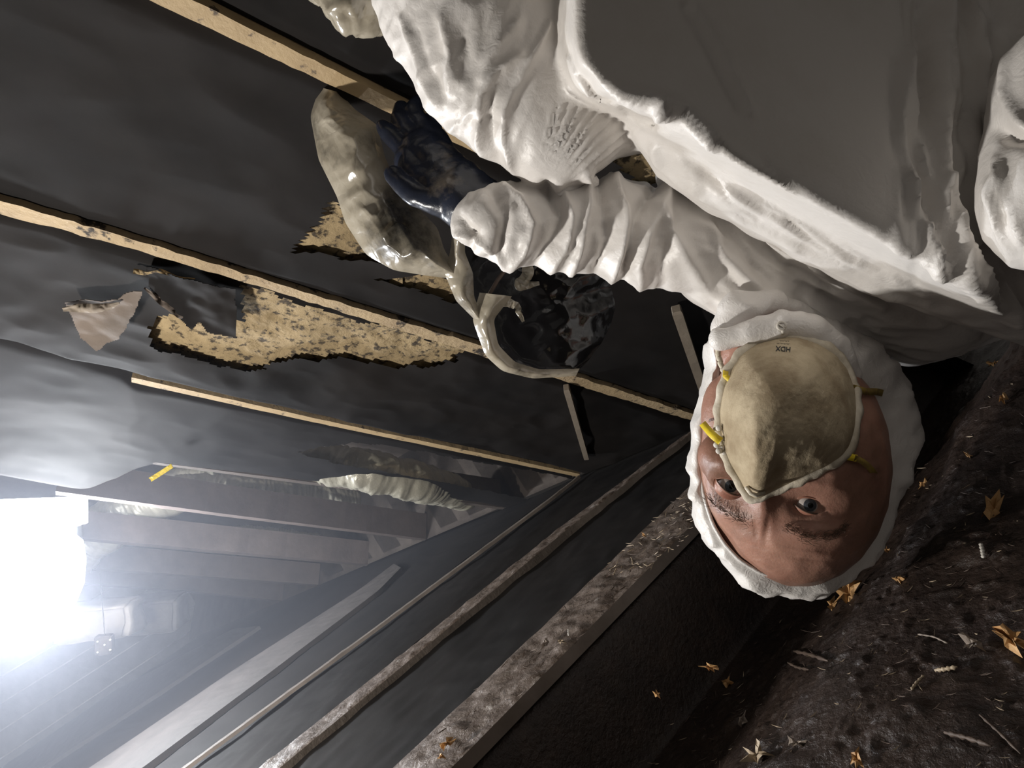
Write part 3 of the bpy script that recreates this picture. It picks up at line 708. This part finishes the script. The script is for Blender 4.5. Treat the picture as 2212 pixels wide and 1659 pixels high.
rim3 = np.array([P(*p) for p in rim]); out3 = np.array([P(*p) for p in out]); back = P(1735, 1000, .885)
loops = []
inner = rim3.copy(); inner[:, 2] += .018; ctr = np.array([HC[0], HC[1], 0]); 
loops.append(inner); loops.append(rim3)
for s in np.linspace(.08, 1, 16):
    bulge = math.sin(s * math.pi * .5)
    l = rim3 * (1 - bulge) + out3 * bulge; l = l.copy(); l[:, 2] = rim3[:, 2] * (1 - s) + out3[:, 2] * s - .010 * math.sin(s * math.pi)
    loops.append(l)
for s in (.12, .25, .4, .55, .7, .82, .92, .98):
    l = out3 * (1 - s ** 2.2) + back * s ** 2.2; l = l.copy(); l[:, 2] = out3[:, 2] + (back[2] - out3[:, 2]) * math.sin(s * math.pi / 2)
    loops.append(l)
LP = np.stack(loops, 1)
cc = HC; dirs = LP - cc; dirs /= np.linalg.norm(dirs, axis=2)[..., None]
k = np.arange(nr)[:, None]; j = np.arange(LP.shape[1])[None, :]
gath = (np.sin(k * .62 + noise3(LP * 30, 5) * 4.5) * .0012 + noise3(LP * 110, 15) * .0012) * sm(j, 2, 7) * (1 - .6 * sm(j, 16, 22))
cr = ridged(LP * 26, 2, 91) * .0022 * sm(j, 3, 9) + fbm(LP * 14, 2, 92) * .004 * sm(j, 6, 14) + ridged(np.stack([LP[..., 0] * 30 + LP[..., 1] * 26, LP[..., 0] * 14 - LP[..., 1] * 16, LP[..., 2] * 20], -1), 2, 192) * .0034 * sm(j, 2, 6)
LP = LP + dirs * (gath + cr)[..., None]
mesh_obj('hood', LP.reshape(-1, 3), grid_faces(nr, LP.shape[1], True, True), M['hood'], person)
re = np.vstack([rim3, rim3[:1]]); re[:, 2] -= .0015
v, f = tube_geo(re, .0021, 8, False); mesh_obj('hood_elastic', v, f, M['hood'], person)['label'] = 'narrow elastic hem round the face'
# pale frayed seam beside the collar
sp = interp([P(*p) for p in ((1543, 712, .715), (1549, 740, .716), (1552, 770, .718), (1562, 800, .715), (1574, 812, .712))], 60)
sp = sp + np.stack([noise3(sp * 400, 6), noise3(sp * 400, 7), noise3(sp * 400, 8)], 1) * .0006
v, f = tube_geo(sp, .0028, 8); mesh_obj('collar_seam', v, f, M['seam'], person)['label'] = 'frayed cream seam'
v, f = blob_geo(P(1547, 722, .712), (.0065, .006, .005), 14, 10); v = v + (noise3(v * 500, 3) * .0012)[:, None]
mesh_obj('seam_knot', v, f, M['seam'], person)
# collar fold standing up under the chin
def col_d(v, n): return v + n * (ridged(v * 24, 2, 93) * .003 + fbm(v * 15, 2, 94) * .004)[:, None]
sculpt('collar', chain([(1575, 705, .725, 30), (1600, 668, .72, 40), (1660, 655, .725, 34), (1705, 672, .735, 26), (1770, 700, .75, 20), (1850, 760, .77, 22), (1905, 830, .78, 20)], .25) + chain([(1558, 730, .70, 17), (1620, 716, .69, 19), (1690, 700, .688, 22), (1750, 710, .69, 22), (1810, 755, .70, 20), (1850, 810, .71, 18)], .3), .0026, 3, M['hood'], col_d)
# zip pull under the chin
v1 = tube_geo(loop_interp([P(1688 + 9 * math.cos(a), 704 + 8 * math.sin(a), .672) for a in np.linspace(0, 6.28, 12, endpoint=False)], 30)[list(range(30)) + [0]], .0014, 8, False)
v2 = tube_geo([P(1680, 700, .672), P(1697, 707, .671)], .0012, 6); v3 = tube_geo([P(1690, 710, .672), P(1692, 722, .675)], .0018, 6)
v, f = merge([v1, v2, v3]); mesh_obj('zip_pull', v, f, M['foam'], person)['label'] = 'small white plastic zip pull'

# ---- respirator mask
MO = [(1632, 1080), (1612, 1066), (1597, 1036), (1578, 1005), (1563, 968), (1556, 930), (1554, 885), (1562, 838), (1578, 798), (1602, 764), (1636, 740), (1680, 727), (1725, 728), (1768, 742), (1805, 766), (1832, 798), (1848, 840),
      (1851, 885), (1846, 930), (1836, 965), (1816, 988), (1785, 1008), (1745, 1026), (1705, 1045), (1668, 1062), (1645, 1076)]
nm, nrad = 260, 70
mo = loop_interp(MO, nm); fd = []
for x, y in mo:
    t = (y - 727) / 350.; fd.append(.668 - .008 * math.sin(t * math.pi) + .022 * max(0, 1 - t * 3) + (.012 * max(0, (x - 1760) / 90)) + (.020 * max(0, (1600 - x) / 45.)))
fd = np.array([min(a, face_d(x, y) - .005) for a, (x, y) in zip(fd, mo)])
for _ in range(25): fd = (np.roll(fd, 1) + 2 * fd + np.roll(fd, -1)) / 4
mc = np.array([1695., 880.]); vs = np.zeros((nm, nrad, 3))
for i in range(nm):
    for j in range(nrad):
        r = j / (nrad - 1); q = mc + (mo[i] - mc) * r
        dm = (1 - r ** 2.6) ** .8 * .050
        # keel running from the nose clip up the middle
        kx = 1628 + (q[1] - 1076) * -.02; keel = math.exp(-(math.hypot(q[0] - kx, 7) - 7) / 26.) * .0085 * float(sm(q[1], 840, 990)) * (1 - r ** 8)
        flat = .006 * math.exp(-((q[0] - 1700) / 80) ** 2 - ((q[1] - 1010) / 30) ** 2)
        d = fd[i] * r ** 2 + .655 * (1 - r ** 2) - dm - keel + flat * (1 - r)
        vs[i, j] = P(q[0], q[1], d)
vs[..., 2] += fbm(vs * 22, 3, 95) * .0018 + noise3(vs * 260, 96) * .0004
mask = mesh_obj('respirator_mask', vs.reshape(-1, 3), grid_faces(nm, nrad, True), M['mask'], person); mask['label'] = 'dusty beige moulded face mask'
mrim = vs[:, -1]; c3 = mrim.mean(0)
parts = []
rl = []
for s, dz, ex in ((0, -.0015, -.004), (.3, -.003, 0), (.6, -.002, .003), (1, .001, .0065), (.9, .004, .0055)):
    l = mrim.copy(); dr = l - c3; dr[:, 2] = 0; dr /= np.linalg.norm(dr, axis=1)[:, None]
    wv = ex * (1 + .10 * np.sin(np.arange(nm) * .6) + .25 * noise3(mrim * 90, 4)) if s > .5 else ex
    l = l + dr * (np.asarray(wv).reshape(-1, 1) if np.ndim(wv) else wv); l[:, 2] += dz; rl.append(l)
RL = np.stack(rl, 1)
fl = mesh_obj('mask_flange', RL.reshape(-1, 3), grid_faces(nm, 5, True), M['maskrim'], mask); fl['label'] = 'white crimped edge'
# metal-like nose fold and foam beads
v, f = tube_geo([P(1612, 1052, .650), P(1622, 1066, .646), (P(1634, 1070, .645)), P(1650, 1064, .649)], .0022, 8); mesh_obj('nose_clip', v, f, M['maskrim'], mask)
for (x, y, r) in ((1553, 925, 7), (1558, 948, 6), (1548, 961, 7), (1560, 967, 6), (1553, 974, 7), (1566, 981, 7), (1575, 972, 6), (1573, 990, 6), (1584, 999, 6), (1590, 1012, 5)):
    v, f = blob_geo(P(x, y, .672), r / F * .69, 12, 9); mesh_obj('foam_bead', v, f, M['foam'], mask)
def strap(pts, wid, m, lab, name='strap'):
    pts = [(x, y, min(d, face_d(x, y) - .004) if x > 1700 and x < 1895 else d) for x, y, d in pts]
    c = interp([P(*p) for p in pts], 40); t = np.gradient(c, axis=0); t /= np.linalg.norm(t, axis=1)[:, None]
    s = np.cross(t, c / np.linalg.norm(c, axis=1)[:, None]); s /= np.linalg.norm(s, axis=1)[:, None]; n_ = np.cross(s, t); w_ = wid / F * .7 / 2
    v = np.stack([c - s * w_ - n_ * .0006, c + s * w_ - n_ * .0006, c + s * w_ + n_ * .0006, c - s * w_ + n_ * .0006], 1)
    k = len(c); f = [(a * 4 + b, a * 4 + (b + 1) % 4, a * 4 + 4 + (b + 1) % 4, a * 4 + 4 + b) for a in range(k - 1) for b in range(4)] + [(0, 1, 2, 3), ((k - 1) * 4 + 3, (k - 1) * 4 + 2, (k - 1) * 4 + 1, (k - 1) * 4)]
    o = mesh_obj(name, v.reshape(-1, 3), f, m, mask); o['label'] = lab
strap([(1557, 953, .668), (1545, 945, .668), (1535, 935, .676), (1524, 922, .695), (1518, 915, .72)], 16, M['yellow'], 'bright yellow strap end')
strap([(1576, 820, .672), (1567, 812, .674), (1568, 800, .68)], 11, M['yellow'], 'small yellow strap loop')
strap([(1812, 983, .668), (1830, 986, .668), (1850, 990, .69)], 14, M['yellow'], 'yellow strap anchor')
strap([(1846, 989, .678), (1868, 998, .685), (1884, 1016, .69), (1900, 1042, .70), (1910, 1060, .76)], 12, M['oldyellow'], 'grimy lower strap')
strap([(1842, 838, .672), (1868, 846, .678), (1892, 846, .70), (1912, 850, .745), (1920, 856, .79)], 15, M['oldyellow'], 'grimy upper strap')
def mtext(body, px, py, size_px, rot, name, bold=0.):
    cu = bpy.data.curves.new(name, 'FONT'); cu.body = body; cu.size = 1.; cu.align_x = 'CENTER'; cu.align_y = 'CENTER'; cu.offset = bold
    o = bpy.data.objects.new(name, cu); C.objects.link(o); dg = bpy.context.evaluated_depsgraph_get()
    me = bpy.data.meshes.new_from_object(o.evaluated_get(dg)); bpy.data.objects.remove(o)
    bm = bmesh.new(); bm.from_mesh(me); bmesh.ops.triangulate(bm, faces=bm.faces[:]); bmesh.ops.subdivide_edges(bm, edges=[e for e in bm.edges if e.calc_length() > .3], cuts=2); bmesh.ops.triangulate(bm, faces=bm.faces[:])
    mv = vs.reshape(-1, 3); mX, mY = pxy(mv); out_ = []
    for v_ in bm.verts:
        a = v_.co.x * size_px; b = -v_.co.y * size_px; c_, s_ = math.cos(rot), math.sin(rot)
        X_, Y_ = px + a * c_ - b * s_, py + a * s_ + b * c_
        dd = np.hypot(mX - X_, mY - Y_); near = np.argsort(dd)[:4]; wt = 1 / (dd[near] + .5); d = (mv[near, 2] * wt).sum() / wt.sum()
        out_.append(P(X_, Y_, d - .0012))
    fs = [tuple(v_.index for v_ in f_.verts) for f_ in bm.faces]; bm.free()
    mesh_obj(name, out_, fs, M['ink'], mask, False)
mtext('HDX', 1692, 753, 15, math.pi + .08, 'printed_mark', .02)
mtext('-=--=-=--=-', 1692, 742, 6.5, math.pi + .06, 'printed_line')
mtext('=-=--=-=-', 1694, 736, 5.5, math.pi + .05, 'printed_line')

# ---- gloved hand gripping the joist
def skin_limb(name, chains, m, sub=2, disp=None, vox=.0022, parent=person):
    b = []
    for ch in chains: b += chain(ch, .3)
    return sculpt(name, b, vox, 4, m, disp, parent)
def gl_d(v, n): return v + n * (ridged(v * 28, 2, 97) * .0016 + fbm(v * 60, 2, 98) * .0007)[:, None]
skin_limb('rubber_glove', [
    [(1075, 470, .73, 52), (1010, 425, .74, 62), (960, 380, .76, 60), (915, 335, .78, 52)],
    [(1000, 440, .73, 52), (930, 400, .75, 42), (885, 350, .77, 34)],
    [(930, 300, .775, 22), (905, 262, .785, 19), (893, 238, .79, 17), (905, 222, .80, 15)],
    [(905, 310, .775, 23), (875, 275, .785, 20), (862, 255, .79, 18), (866, 235, .80, 16)],
    [(955, 320, .77, 22), (940, 286, .785, 19), (932, 262, .795, 17), (940, 245, .805, 15)],
    [(890, 340, .77, 22), (858, 305, .78, 19), (838, 288, .785, 17), (828, 275, .79, 14)],
    [(960, 440, .73, 30), (905, 425, .735, 24), (868, 400, .74, 20), (850, 375, .75, 17)],
], M['glove'], disp=gl_d)['label'] = 'dark rubber glove dusted with dirt along the thumb side'

# ---------------------------------------------------------------- hanging films
def drape(name, label, A, B, mid, m, nu=150, nv=80, seed=0, amp=.012, cat='plastic film', holes=(), th=.0008):
    # cloth between two edges given as (px, py, distance); mid = bulge towards the lens
    a = interp([PW(*p) for p in A], nu); b = interp([PW(*p) for p in B], nu)
    T = np.linspace(0, 1, nv)[None, :, None]; v = a[:, None] * (1 - T) + b[:, None] * T
    toc = CAM - v; toc /= np.linalg.norm(toc, axis=2)[..., None]
    ti = T[..., 0]; win = np.sin(ti * math.pi)
    hgt = mid * win + amp * ridged(v * 11, 3, seed) * (.25 + .75 * win) + amp * .14 * ridged(v * 34, 2, seed + 3)
    v = v + toc * hgt[..., None]
    X, Y = to_px(v); hole = np.zeros(X.shape, bool)
    for h in holes: hole |= inpoly(X + fbm(v * 40, 2, 1) * 6, Y + fbm(v * 40, 2, 2) * 6, h)
    hf = hole.ravel(); f = [q for q in grid_faces(nu, nv) if not hf[q[0]]]
    o = mesh_obj(name, v.reshape(-1, 3), f, m, world=True)
    return tag(o, label, cat)
drape('plastic_film', 'dusty clear film hanging in a loop from the joist beside the glove',
      [(690, 188, .845), (670, 250, .84), (688, 345, .835), (728, 425, .83), (745, 480, .83), (790, 550, .83), (850, 584, .83), (925, 596, .84), (975, 602, .86)],
      [(735, 200, .845), (765, 235, .84), (815, 270, .82), (832, 340, .82), (858, 400, .815), (905, 450, .815), (945, 492, .82), (960, 540, .83), (985, 580, .85)], .03, M['film'], seed=101)
drape('black_film', 'glossy black film bundled under the sleeve', 
      [(985, 505, .86), (975, 560, .87), (985, 620, .875), (1025, 665, .88), (1062, 740, .89), (1090, 790, .90), (1150, 812, .91), (1230, 808, .93)],
      [(1200, 560, .86), (1300, 590, .88), (1320, 620, .90), (1330, 660, .90), (1320, 700, .91), (1300, 740, .91), (1270, 780, .92), (1250, 800, .93)], .02, M['polyin'], seed=102, amp=.007)
def edge(label, pts, wid, seed, m=M['film'], cat='plastic film'):
    o = ribbon([PW(*p) for p in pts], [q / F * .84 for q in wid], .0008, m, 'film_fold', None, seed, 70, wob=.9); tag(o, label, cat)
def film(label, A, B, seed, bul=.006, amp=.009):
    drape('film_fold', label, A, B, bul, M['film'], 90, 26, seed, amp)
film('pale dusty film edge hanging down just left of the sleeve cuff', [(978, 500, .80), (972, 545, .81), (960, 590, .82), (985, 650, .83), (1030, 695, .84)], [(1006, 500, .80), (1004, 545, .81), (1022, 590, .82), (1024, 640, .83), (1040, 680, .84)], 203)
film('dusty film fold reaching down to the joist below the black bundle', [(1036, 632, .835), (1020, 690, .84), (1048, 768, .855), (1085, 802, .865), (1150, 818, .88), (1244, 812, .90)], [(1106, 640, .83), (1066, 690, .84), (1076, 745, .85), (1112, 782, .865), (1165, 798, .88), (1252, 796, .90)], 205)
edge('small dusty film scrap below the middle of the sleeve', [(1135, 560, .84), (1142, 590, .84), (1120, 618, .845), (1165, 612, .85)], [18, 30, 22, 8], 7)
edge('small dusty film curl on the glossy black bundle', [(1055, 655, .832), (1085, 650, .832), (1115, 660, .835), (1130, 695, .84)], [16, 22, 16, 6], 9)
v, f = tube_geo([PW(1108, 560, .835), PW(1075, 605, .832), PW(1040, 665, .835)], .0026, 8)
tag(mesh_obj('strap_cord', v, f, M['twig'], world=True), 'thin brown cord crossing the black bundled film', 'cord')

# ---------------------------------------------------------------- ducts above the open joists
def duct(label, pts, seed, wob=.012):
    c = interp([PW(*p[:3]) for p in pts], 150); r = np.interp(np.linspace(0, 1, 150), np.linspace(0, 1, len(pts)), [p[3] / F * p[2] for p in pts])
    v, f = tube_geo(c, r, 40); k = np.repeat(np.arange(150), 40)
    cc_ = np.repeat(c, 40, 0); n_ = v - cc_; n_ /= np.linalg.norm(n_, axis=1)[:, None]
    v = v + n_ * (np.sin(k * 1.7 + noise3(v * 9, seed) * 7) * .0009 + ridged(np.stack([k * .35, np.arange(len(v)) % 40 * .12, k * 0], -1), 2, seed) * wob * .22 + ridged(v * 16, 2, seed) * wob * .5)[:, None]
    o = mesh_obj('flexible_duct', v, f, M['duct'], world=True); tag(o, label, 'duct')
duct('crinkled silvery flexible duct crossing beside the lit lamp', [(110, 1240, 2.55, 48), (190, 1165, 2.6, 50), (280, 1105, 2.6, 48), (380, 1060, 2.6, 44), (480, 1030, 2.6, 36)], 111)
duct('silvery flexible duct above the reddish grey joist', [(372, 1048, 2.28, 22), (500, 1066, 2.35, 40), (640, 1082, 2.5, 40), (770, 1090, 2.6, 34)], 112)
duct('short length of silvery duct above the dark joist', [(560, 972, 2.10, 36), (690, 1000, 2.03, 40), (800, 1018, 2.02, 42), (900, 1040, 2.10, 38), (1010, 1070, 2.32, 28)], 113)
duct('small far end of silvery duct between the grey joists', [(440, 1158, 2.8, 14), (520, 1160, 2.85, 22), (600, 1164, 2.9, 20), (690, 1172, 2.95, 16)], 114)
o = ribbon([PW(325, 1036, 1.75), PW(349, 1021, 1.75), PW(372, 1006, 1.75)], .012, .002, M['yellow'], 'yellow_tape', wob=.0)
tag(o, 'short bright yellow strip on the duct near the lamp', 'tape')
# pale sack and small block far behind
def box(name, label, cat, c, ax, dims, m, crumple=0.):
    X_, Y_, Z_ = ax; n = 10; bm = bmesh.new(); bmesh.ops.create_cube(bm, size=1.); bmesh.ops.bevel(bm, geom=bm.edges[:], offset=.06, segments=2, affect='EDGES')
    bmesh.ops.subdivide_edges(bm, edges=bm.edges[:], cuts=3, use_grid_fill=True)
    v = np.array([tuple(q.co) for q in bm.verts]); f = [tuple(q.index for q in p.verts) for p in bm.faces]; bm.free()
    v = v * dims; v = v + (fbm(v * 14 + c[0], 3, 8) * crumple)[:, None]
    v = c + v[:, :1] * X_ + v[:, 1:2] * Y_ + v[:, 2:] * Z_
    o = mesh_obj(name, v, f, m, world=True); return tag(o, label, cat)
cvx = lambda a: cvdir_np(a)
def cvdir_np(a): a = np.array(a, float); a /= np.linalg.norm(a); return tw(a) - CAM
ax = (cvdir_np([1, -.05, .1]), cvdir_np([.05, 1, 0]), cvdir_np([-.1, 0, 1]))
box('paper_sack', 'pale crumpled sack in the haze just right of the lamp', 'sack', PW(215, 1338, 2.7), ax, (.30, .13, .16), M['sack'], .012)
box('wooden_crate', 'dim grey box behind the pale sack', 'box', PW(330, 1325, 3.0), ax, (.26, .14, .16), M['wallfar'], .004)
blk = empty('charger_block', PW(226, 1392, 2.5), 'small dark device with a row of tiny studs below the sack', 'device')
o = box('case', None, None, PW(226, 1392, 2.5), ax, (.06, .07, .03), M['timberdark'], .0); o.parent = blk; o.matrix_parent_inverse = Matrix.Identity(4); o.location = Vector(o.location) - Vector(blk.location)
v, f = tube_geo([PW(226, 1380, 2.5), PW(224, 1340, 2.52), on_L(216, 1240, -.01)], .002, 6); mesh_obj('hanging_cord', v, f, M['timberdark'], blk, world=True)
for (x, y) in ((211, 1386), (226, 1393), (238, 1382), (211, 1409), (238, 1404)):
    v, f = blob_geo(PW(x, y, 2.48), .004, 10, 7); mesh_obj('stud', v, f, M['foam'], blk, world=True)

# ---------------------------------------------------------------- work lamp
lt = empty('work_lamp', tw(LAMP), 'lit white work lamp glaring at the left edge', 'lamp')
lax = (cvdir_np([1, 0, .25]), cvdir_np([0, 1, 0]), cvdir_np([-.25, 0, 1]))
def lbox(name, cpx, dims, m, mb=0):
    o = box(name, None, None, PW(*cpx), lax, dims, m); o.parent = lt; o.location = Vector(o.location) - Vector(lt.location); return o
D = LAMP[2]
k = D / F
lbox('upper_panel', (75, 1108, D), (200 * k, 62 * k, .025), M['led'])
lbox('housing', (70, 1190, D + .10), (190 * k, 150 * k, .06), M['steel'])
vs_, n1 = [], 30
prof = [(0, -88), (70, -86), (98, -60), (104, -20), (100, 30), (84, 70), (56, 110), (26, 145), (0, 158)]
for i in range(n1):
    a = 2 * math.pi * i / n1
    for (r, y) in prof: vs_.append(P(78 + r * math.cos(a), 1232 + y, D) + np.array([0, 0, r * k * math.sin(a) * .5]))
mesh_obj('lit_globe', vs_, grid_faces(n1, len(prof), True), M['led'], lt)
lamp('work_lamp_light', LAMP + np.array([.06, .07, -.13]), 85, .07, (.90, .94, 1.))

# ---------------------------------------------------------------- litter on the mud
def leaf_geo(c, nrm, size, spikes, seed):
    r_ = np.random.default_rng(seed); u = np.cross(nrm, r_.normal(size=3)); u /= np.linalg.norm(u); v = np.cross(nrm, u)
    el = r_.uniform(.35, .7); pts = []; n = spikes * 2 + 2
    ring = []
    for i in range(n):
        a = 2 * math.pi * (i + r_.uniform(-.45, .45)) / n; rr = size * (r_.uniform(.45, 1.3) if i % 2 == 0 else r_.uniform(.3, .75))
        ring.append(c + u * math.cos(a) * rr + v * math.sin(a) * rr * el + nrm * (size * r_.uniform(.0, .8)))
    mid = [c + (q - c) * .5 + nrm * size * r_.uniform(.1, .35) for q in ring]
    vs = [c + nrm * size * .18] + mid + ring
    f = [(0, 1 + i, 1 + (i + 1) % n) for i in range(n)] + [(1 + i, 1 + n + i, 1 + n + (i + 1) % n, 1 + (i + 1) % n) for i in range(n)]
    k = len(vs); vs = vs + [q - nrm * .0008 for q in vs]; f = f + [tuple(i + k for i in q[::-1]) for q in f]
    return vs, f
UP = np.array([0, 0, 1.])
def place(px, py, zfix=None):
    return on_z(px, py, zfix) if zfix is not None else ghit(px, py)
def leaf(px, py, s, label, m='leaf', spikes=6, z=None, cat='leaf', name='dry_leaf', group=None, seed=None):
    c = place(px, py, z); d = np.linalg.norm(c - CAM); nr_ = UP * .8 + (CAM - c) / d * .5; nr_ /= np.linalg.norm(nr_)
    v, f = leaf_geo(c + UP * .001, nr_, s / 2 / F * d * 1.15, spikes, seed or int(px * 7 + py))
    o = mesh_obj(name, v, f, M[m], smooth=False, world=True); tag(o, label, cat, group)
leaf(1838, 1290, 62, 'largest torn orange leaf, on the mud just below the hood')
leaf(1800, 1312, 34, 'narrow orange leaf scrap touching the largest leaf below the hood', spikes=4)
leaf(1538, 1450, 44, 'orange leaf in the shaded mud right of the widest timber')
leaf(1572, 1478, 30, 'small brown leaf just right of the shaded orange leaf')
leaf(1421, 1503, 24, 'tiny pointed leaf nearest the widest timber, in shade', spikes=4)
leaf(2152, 1106, 66, 'long orange leaf on the mud near the right edge, below the small leaves', spikes=5)
leaf(2170, 866, 36, 'small orange leaf near the right edge under the shoulder')
leaf(2148, 790, 30, 'topmost small tan leaf by the right edge, against the suit')
leaf(1996, 1050, 26, 'tiny curled tan leaf right of the hood cheek', spikes=5)
leaf(2094, 988, 16, 'tiny tan fleck between hood and right edge', spikes=4)
leaf(1944, 1255, 26, 'small brown leaf just right of the largest torn leaf')
leaf(1918, 1192, 16, 'tiny tan scrap right of the hood, above the small brown leaf', spikes=4)
leaf(2195, 1395, 64, 'tan leaf cut by the right edge of the picture', spikes=7)
leaf(1640, 1640, 56, 'pale clump of leaf shreds at the bottom edge', 'straw', spikes=8)
leaf(1725, 1612, 36, 'grey leaf scrap near the bottom edge, right of the pale clump', 'chip', spikes=5)
leaf(1855, 1645, 34, 'brown leaf scrap at the bottom edge right of the grey one', spikes=5)
leaf(968, 1612, 34, 'orange leaf lying on the widest timber at the bottom edge', z=.066)
leaf(956, 1640, 26, 'second orange leaf on the widest timber, at the bottom edge', z=.066, spikes=4)
leaf(1180, 1392, 28, 'pale grey chip on the middle of the widest timber', 'chip', z=.066, name='wood_chip', cat='chip')
leaf(1214, 1390, 20, 'tiny yellow shred beside the pale chip on the widest timber', 'straw', z=.066, spikes=4)
leaf(1392, 1158, 16, 'tiny tan leaf on the left edge of the widest timber near the hood', z=.066, spikes=4)
leaf(1712, 1286, 28, 'pale leaf caught on the crown of the hood', 'straw', spikes=6, seed=77)
leaf(2105, 1402, 60, 'grey papery chip lying right of centre on the mud', 'chip', name='wood_chip', cat='chip', spikes=5)
leaf(1608, 1562, 36, 'dull grey chip on the edge of the lit mud', 'chip', name='wood_chip', cat='chip', spikes=4)
def twig(px0, py0, px1, py1, wpx, label, m='twig', z=None, name='twig', lift=.003):
    a, b = place(px0, py0, z), place(px1, py1, z); mid = (a + b) / 2 + UP * .0015 + rng.normal(0, .0012, 3)
    d = np.linalg.norm(a - CAM); r_ = wpx / 2 / F * d
    v, f = tube_geo(interp([a + UP * (r_ + .001), mid + UP * r_, b + UP * (r_ + lift)], 14), list(r_ * (.75 + .3 * np.sin(np.arange(14) * 2.3 + px0)) * np.r_[.6, np.ones(12), .3]), 6)
    tag(mesh_obj(name, v, f, M[m], world=True), label, 'twig')
twig(1718, 1412, 1795, 1438, 8, 'straight grey twig lying left of the lit mud centre')
twig(1705, 1436, 1752, 1455, 6, 'shorter grey twig just below the straight grey twig')
twig(2025, 1455, 2075, 1452, 9, 'short tan stick below the grey papery chip', 'straw')
twig(1972, 1495, 2002, 1468, 6, 'thin tan twig left of the short tan stick', 'straw')
twig(1985, 1374, 2052, 1398, 4, 'thin grey stem leading to the papery chip', 'chip')
twig(2122, 1180, 2130, 1215, 8, 'bright white sliver standing in the mud at the right', 'foam')
twig(2120, 1550, 2212, 1640, 6, 'long thin brown twig near the bottom right corner')
twig(2045, 1590, 2150, 1625, 10, 'thick grey twig half sunk near the bottom right corner')
twig(1230, 1362, 1232, 1378, 4, 'white splinter standing on the widest timber', 'foam', z=.066)
twig(1326, 1244, 1334, 1232, 3, 'small tan splinter on the widest timber below the hood', 'straw', z=.066)
twig(1368, 1222, 1366, 1208, 3, 'small tan splinter on the widest timber nearest the hood', 'straw', z=.066)
# small countless litter
def litter(n, region, zfun, label, m, lmin, lmax, name):
    parts = []
    while len(parts) < n:
        px, py = rng.uniform(region[0], region[2]), rng.uniform(region[1], region[3])
        if region[4] is not None and not region[4](px, py): continue
        c = place(px, py, zfun); d = np.linalg.norm(c - CAM); a = rng.uniform(0, 6.28); L_ = rng.uniform(lmin, lmax) / F * d
        t = np.array([math.cos(a), math.sin(a), rng.uniform(-.1, .35)]); r_ = rng.uniform(.9, 2.4) / 2 / F * d
        parts.append(tube_geo([c + UP * .001, c + t * L_ / 2 + UP * r_, c + t * L_ + UP * .001], [r_ * .4, r_, r_ * .3], 4))
    v, f = merge(parts); o = mesh_obj(name, v, f, M[m], smooth=False, world=True); tag(o, label, 'litter', None, 'stuff')
right = lambda x, y: (x - 1040) * .72 + (y - 1659) * .69 > 230
litter(420, (1150, 700, 2260, 1700, right), None, 'fine brown splinters scattered through the mud', 'twig', 5, 20, 'mud_splinters')
litter(110, (1150, 700, 2260, 1700, right), None, 'fine pale straw scattered over the mud', 'straw', 5, 20, 'pale_straw')
onb = lambda x, y: 0 < (x - (848 + (1659 - y) * 1.06)) < 110
litter(120, (860, 1080, 1520, 1650, onb), .066, 'dark splinters caught on the widest timber', 'twig', 6, 22, 'timber_splinters')
nearh = lambda x, y: onb(x, y) and y < 1240
litter(90, (1300, 1060, 1520, 1240, nearh), .067, 'yellowish straw on the widest timber by the hood', 'straw', 6, 18, 'timber_straw')

# ---------------------------------------------------------------- haze volume added to imitate the lamp's lens glare
hz = bpy.data.materials.new('glare_haze_air'); hz.use_nodes = True; nt = hz.node_tree; nt.nodes.clear()
om = nt.nodes.new('ShaderNodeOutputMaterial'); vsn = nt.nodes.new('ShaderNodeVolumeScatter')
vsn.inputs['Color'].default_value = (.80, .85, 1., 1); vsn.inputs['Density'].default_value = .11; vsn.inputs['Anisotropy'].default_value = .35
nt.links.new(vsn.outputs[0], om.inputs['Volume'])
a0 = np.array([1.25, -2.2, -.2]); a1 = np.array([5.2, 3.2, 2.6])
bm = bmesh.new(); bmesh.ops.create_cube(bm, size=1.)
v = np.array([tuple(q.co) for q in bm.verts]) ; f = [tuple(q.index for q in p.verts) for p in bm.faces]; bm.free()
v = (v + .5) * (a1 - a0) + a0
o = mesh_obj('glare_haze', v, f, hz, smooth=False, world=True); tag(o, 'thin bluish dust haze, put in for the lens glare round the lamp', 'haze', None, 'stuff')
